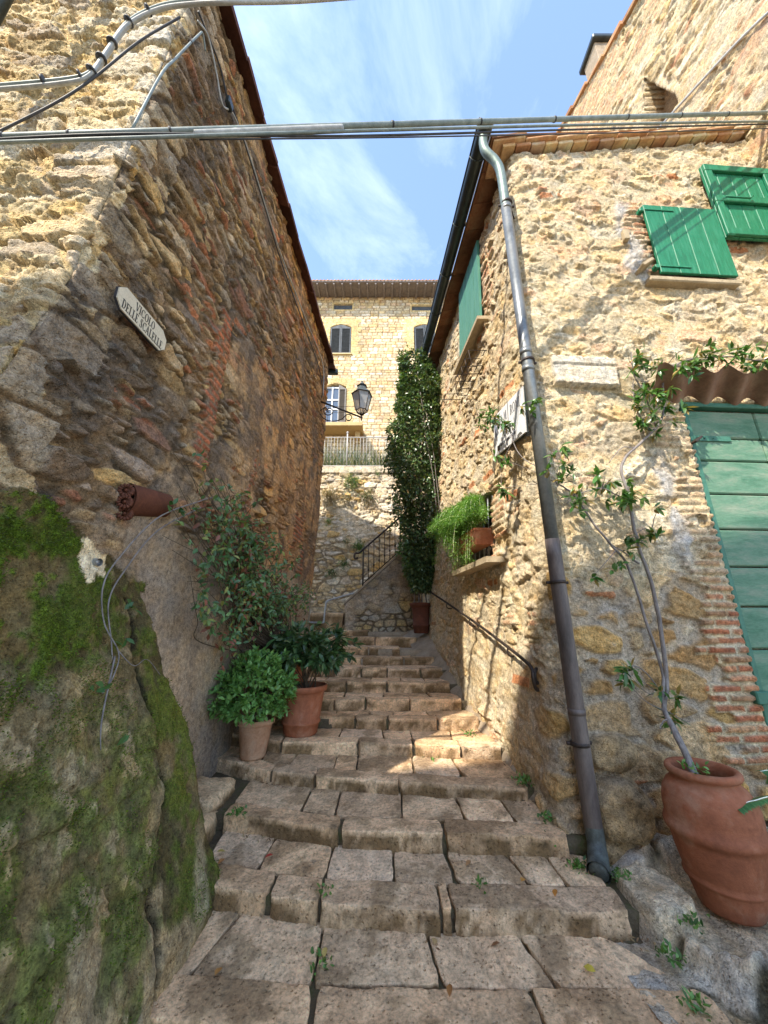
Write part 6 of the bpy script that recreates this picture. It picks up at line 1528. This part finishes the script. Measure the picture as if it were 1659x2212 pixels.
# feathery fern in a box on the window sill
FB = thing('window_box', 'terracotta trough with bright feathery asparagus fern at the barred window', 'planter', (1.0, 4.4, 2.4))
a = Acc(); q = np.array([side_pt(3.98, 2.43, .02), side_pt(4.75, 2.43, .02), side_pt(4.75, 2.43, .20), side_pt(3.98, 2.43, .20)]); q2 = np.array([side_pt(3.94, 2.60, .0), side_pt(4.79, 2.60, .0), side_pt(4.79, 2.60, .24), side_pt(3.94, 2.60, .24)])
a.add(np.concatenate([q, q2]), [[0, 1, 2, 3], [0, 4, 5, 1], [1, 5, 6, 2], [2, 6, 7, 3], [3, 7, 4, 0]]); a.poly([v + np.array([0, 0, -0.02]) for v in q2], (0, 0, 0.03)); a.build('trough', M['terracotta'], FB, smooth=False)
a = Acc(); a.lathe(side_pt(4.35, 2.60, .12), [(0.0, 0), (.09, 0), (.10, .05), (.10, .20), (.105, .22), (.09, .22), (0, .2)], 24); a.build('pot', M['cloth_blue'], FB)
r = np.random.default_rng(71); P = []; D = []; Nl = []; a = Acc()
for k in range(230):
    b_ = side_pt(3.98 + 0.78 * r.random(), 2.68, 0.12 + 0.05 * r.normal()); outw = np.array([-abs(0.09 + 0.10 * r.normal()), 0.22 * r.normal() + 0.12, 0.0]); up_ = 0.10 + 0.30 * r.random()
    drp = -0.5 * r.random() * (r.random() < 0.22); 
    q = smooth_path([b_, b_ + outw * .45 + np.array([0, 0, up_ * 0.8]), b_ + outw * .9 + np.array([0, 0, up_ * 0.6 + drp * .45]), b_ + outw * 1.1 + np.array([0, 0, up_ * .2 + drp])], 9)
    a.tube(q, np.linspace(.0022, .001, len(q)), 4, cap=False)
    for i in range(5, len(q)):
        for s_ in range(13):
            t_ = unit(q[min(i + 1, len(q) - 1)] - q[i - 1]); d_ = unit(t_ * .5 + unit(r.normal(size=3)) * .95)
            P.append(q[i] + 0.022 * r.normal(size=3) + d_ * 0.02 * r.random()); D.append(d_); Nl.append(r.normal(size=3))
a.build('stem', M['fern'], FB)
P = np.array(P); leaves('foliage', FB, P, np.array(D), np.array(Nl), 0.030 + 0.015 * r.random(len(P)), 0.0055, 'fern', leaf_cols(r, len(P), [(.15, .30, .05), (.12, .25, .045), (.20, .36, .075), (.09, .20, .035)], 0.2), 0.1, 0.1)
# arching fern at the right edge in its own low pot
FR = thing('potted_fern', 'sword fern with arching fronds at the right edge beside the jar', 'potted plant', (2.52, 2.5, 0.12))
pot('p', '', (2.52, 2.50, 0.05), flower_prof(0.12, 0.16, 0.34, 0.015, 0.05, False), 'terracotta_pale', 0.28, parent=FR)
P = []; D = []; Nl = []; a = Acc()
for (dx_, dy_, up_, dz_) in ((-.62, -.15, .30, .18), (-.52, -.30, .22, .02), (-.46, -.25, .16, -.16), (-.2, -.5, .3, .05), (.3, -.4, .3, 0), (.5, .1, .3, 0), (.1, .4, .35, .1), (-.35, -.05, .38, .32)):
    b_ = np.array([2.52, 2.5, .34]); q = smooth_path([b_, b_ + np.array([dx_ * .4, dy_ * .4, up_]), b_ + np.array([dx_ * .8, dy_ * .8, up_ * .9 + dz_ * .3]), b_ + np.array([dx_, dy_, dz_ + .12])], 12)
    a.tube(q, np.linspace(.004, .0015, len(q)), 5)
    q = np.array([q[0] * 0 + np.array([np.interp(t_, np.arange(len(q)), q[:, a_]) for a_ in range(3)]) for t_ in np.linspace(0, len(q) - 1, 80)])
    for i in range(8, len(q) - 1):
        t_ = unit(q[i + 1] - q[i - 1]); s_ = unit(np.cross(t_, [0, 0, 1.0]))
        for sg in (-1, 1):
            P.append(q[i]); D.append(unit(s_ * sg + 0.25 * t_ - np.array([0, 0, .15]))); Nl.append(np.array([0, 0, 1.0]))
a.build('stem', M['leaf'], FR)
P = np.array(P); nl = len(P); leaves('foliage', FR, P, np.array(D), np.array(Nl), 0.034 + 0.014 * r.random(nl), 0.011, 'leaf', leaf_cols(r, nl, [(.07, .19, .06), (.09, .22, .08)], 0.15), 0.15, 0.1)

# ------------------------------------------------------------------ tufts, weeds and fallen leaves
def tuft(name, label, cat, group, c, n, h, spread, pal, nrm=(0, 0, 1), wd=0.006, seed=0, mat='leaf', broad=False, droop=0.3):
    r = np.random.default_rng(seed); nrm = unit(np.asarray(nrm, float))
    P = np.asarray(c) + spread * r.normal(size=(n, 3)) * (1 - 0.7 * np.abs(nrm)); D = unit(nrm * (0.8 if not broad else 0.4) + 0.55 * r.normal(size=(n, 3)) + np.array([0, 0, 0.25]))
    o = leaves(name, None, P, D, unit(r.normal(size=(n, 3)) * 0.5 + (np.array([0, 0, 1.0]))), h * (.5 + .8 * r.random(n)), wd, mat, leaf_cols(r, n, pal, 0.3), droop, 0.15)
    tag(o, label, cat, group); return o
DRY = [(.22, .17, .10), (.28, .22, .13), (.17, .15, .08)]
for (nm, lb2, x, z, n, h, s_, pal) in (('wall_weed', 'fresh green leafy tuft just under the terrace railing', -0.98, 5.72, 260, .14, .13, GREENS), ('wall_weed', 'dry brown hanging tuft at the left of the upper wall', -1.62, 5.25, 300, .17, .15, DRY), ('wall_weed', 'dry brown tuft in the middle of the upper wall', -1.12, 5.15, 140, .12, .10, DRY), ('wall_weed', 'dry brown tuft at the right of the upper wall beside the climber', -0.5, 5.25, 240, .16, .13, DRY + GREENS[:1]),
        ('wall_weed', 'small bright tuft low under the dry left tuft', -1.62, 4.45, 60, .09, .05, LIGHT), ('wall_weed', 'leafy tuft beside the scroll of the iron railing', -0.72, 3.72, 160, .15, .08, GREENS), ('wall_weed', 'dark ferny tuft left of the iron railing', -1.15, 3.22, 120, .12, .07, DARK + GREENS), ('wall_weed', 'dark ferny tuft lowest on the shaded part of the wall', -1.52, 2.95, 110, .11, .07, DARK + GREENS), ('wall_weed', 'tiny tuft in the cap course near the climber', -0.2, 6.0, 40, .08, .05, GREENS), ('wall_weed', 'small dark tuft on the ledge between sun and shade', -1.1, 3.88, 60, .08, .05, DARK)):
    tuft(nm, lb2, 'weed', 'weeds growing from the retaining wall', (x, 10.42, z), n, h, s_, pal, (0, -1, -.1), 0.016, int(abs(x) * 100 + z * 10), droop=0.5)
# moss on the swollen plaster: a felt of tiny blades
r = np.random.default_rng(91); pm, nm_, wm = (q.reshape(-1, q.shape[-1]) if q.ndim == 3 else q.ravel() for q in MOSS)
idx = np.nonzero((wm > 0.15) & (pm[:, 2] > -0.2))[0]; idx = r.choice(idx, 26000, p=wm[idx] / wm[idx].sum())
Pm = pm[idx] + 0.005 * r.normal(size=(len(idx), 3)); Dm = unit(nm_[idx] * 0.9 + 0.6 * r.normal(size=(len(idx), 3)) + np.array([0, 0, .25]))
o = leaves('moss', None, Pm, Dm, r.normal(size=(len(idx), 3)), 0.007 + 0.009 * r.random(len(idx)), 0.005, 'fern', leaf_cols(r, len(idx), [(.11, .17, .018), (.08, .125, .014), (.16, .22, .025), (.09, .105, .025)], 0.35), 0.2, 0.1)
o['kind'] = 'stuff'; o['label'] = 'bright and olive moss felt on the swollen plaster foot of the shaded house'; o['category'] = 'moss'
# reeds behind the white railing: nobody could count them
r = np.random.default_rng(81); n = 5200
P = np.stack([-4.5 + 8 * r.random(n), 10.95 + 1.6 * r.random(n), np.full(n, 6.15)], -1); D = unit(np.array([0, 0, 1.0]) + 0.33 * r.normal(size=(n, 3)))
o = leaves('grass', None, P, D, r.normal(size=(n, 3)), 0.55 + 0.75 * r.random(n), 0.022, 'leaf', leaf_cols(r, n, [(.10, .15, .08), (.14, .19, .12), (.07, .11, .05), (.28, .25, .13), (.18, .20, .10)], 0.3), 0.3, 0.2)
o['kind'] = 'stuff'; o['label'] = 'long grey green reedy leaves behind the white railing'; o['category'] = 'reeds'
WEEDS = [('clover-like weed at the foot of the brown downpipe', 1.22, 2.82, .15, 70), ('weed right of the downpipe spout', 1.42, 2.72, .15, 60), ('weed at the right end of the fourth step', 1.10, 3.40, .40, 70), ('weed under the right end of the third step', 1.16, 3.10, .28, 50), ('weed on the sunlit patch by the wall', 0.86, 4.15, .53, 26), ('weed in the joint below the sunlit patch', 0.45, 3.86, .40, 16), ('weed left of the fourth step in the corner', -1.06, 3.18, .28, 50), ('weed by the mossy foot at the second step', -1.16, 2.72, .14, 60), ('weed lowest by the mossy foot', -1.22, 2.22, .02, 60), ('weed beside the jar base', 1.58, 2.40, .14, 40), ('weed between the block and the second step', 1.40, 2.32, .05, 50), ('weed in the long joint right of the lowest flagstones', 1.36, 2.12, .02, 40), ('weed in the central joint of the lowest flagstones', -0.325, 2.35, .0, 34), ('weed inside the rim of the big jar', 1.80, 2.46, .79, 30), ('weed at the back joint behind the second kerb', 0.55, 2.68, .12, 20), ('weed in the kerb joint of the second step', -0.35, 2.62, .13, 22), ('weed near the downpipe in the upper joint', 1.12, 2.95, .22, 50)]
for i, (lb2, x, y, z, n) in enumerate(WEEDS):
    tuft('weed', lb2, 'weed', 'weeds in the joints of the steps', (x, y, z), n, .035, .03, GREENS + LIGHT, (0, 0, 1), .016, 200 + i, broad=True)
r = np.random.default_rng(95); P = []; D = []
for k in range(0, 6):
    z, ed = EDGE[k]; z2, ed2 = EDGE[k + 1]
    for j in range(46 if k < 4 else 24):
        x = (XL[k] + 0.12 + abs(0.18 * r.normal())) if r.random() < .45 else ((XR[k] - 0.05 - abs(0.12 * r.normal())) if r.random() < .6 else r.uniform(XL[k], XR[k])); y = pw(ed2, x) - 0.012 - abs(0.035 * r.normal())
        P.append((x, y, z + (.034 if k < 4 else .006))); D.append((r.normal(), r.normal(), .1 * r.normal()))
o = leaves('leaf_litter', None, P, D, np.array([0, 0, 1.0]) + 0.4 * r.normal(size=(len(P), 3)), 0.012 + 0.02 * r.random(len(P)), 0.009, 'dry_leaf', leaf_cols(r, len(P), [(.18, .09, .04), (.26, .15, .07), (.10, .06, .03), (.32, .22, .10)], 0.3), 0.3, 0.3)
o['kind'] = 'stuff'; o['label'] = 'crumbs of dry brown leaf gathered against the risers'; o['category'] = 'leaf litter'
FL = [('orange fallen leaf beside the downpipe spout', .97, 2.60, .145, (.50, .20, .03)), ('yellow fallen leaf on the right flagstone of the lowest tread', 1.00, 2.28, .012, (.55, .42, .05)), ('pale yellow fallen leaf in the central joint', -.30, 2.42, .010, (.55, .40, .12)), ('orange fallen leaf at the joint left of the middle', -.79, 2.26, .012, (.45, .22, .06)), ('red fallen leaf on the left of the third tread', -.72, 2.92, .145, (.45, .05, .03)), ('small brown fallen leaf near the joint right of the middle', .30, 2.22, .012, (.35, .15, .04)), ('yellow fallen leaf near the mossy foot', -1.10, 2.95, .145, (.5, .36, .08)), ('dry curled fallen leaf near the back edge of the second tread', .55, 2.86, .145, (.38, .20, .08)), ('brown fallen leaf beside the weed by the mossy foot', -1.02, 2.88, .145, (.36, .16, .05)), ('tan fallen leaf at the back of the lowest tread', .26, 2.43, .012, (.5, .33, .14)), ('dark brown fallen leaf in the back joint of the lowest tread', .60, 2.44, .012, (.25, .11, .04)), ('orange fallen leaf on the right part of the second tread', .80, 2.66, .145, (.5, .24, .05))]
for i, (lb2, x, y, z, c_) in enumerate(FL):
    r = np.random.default_rng(300 + i); a_ = r.random() * 6.28
    o = leaves('fallen_leaf', None, [(x, y, z + .012)], [(math.cos(a_), math.sin(a_), .1)], [(0.2 * r.normal(), .2 * r.normal(), 1)], .055, .03, 'dry_leaf', [c_], 0.25, 0.3)
    tag(o, lb2, 'fallen leaf', 'fallen leaves on the steps')
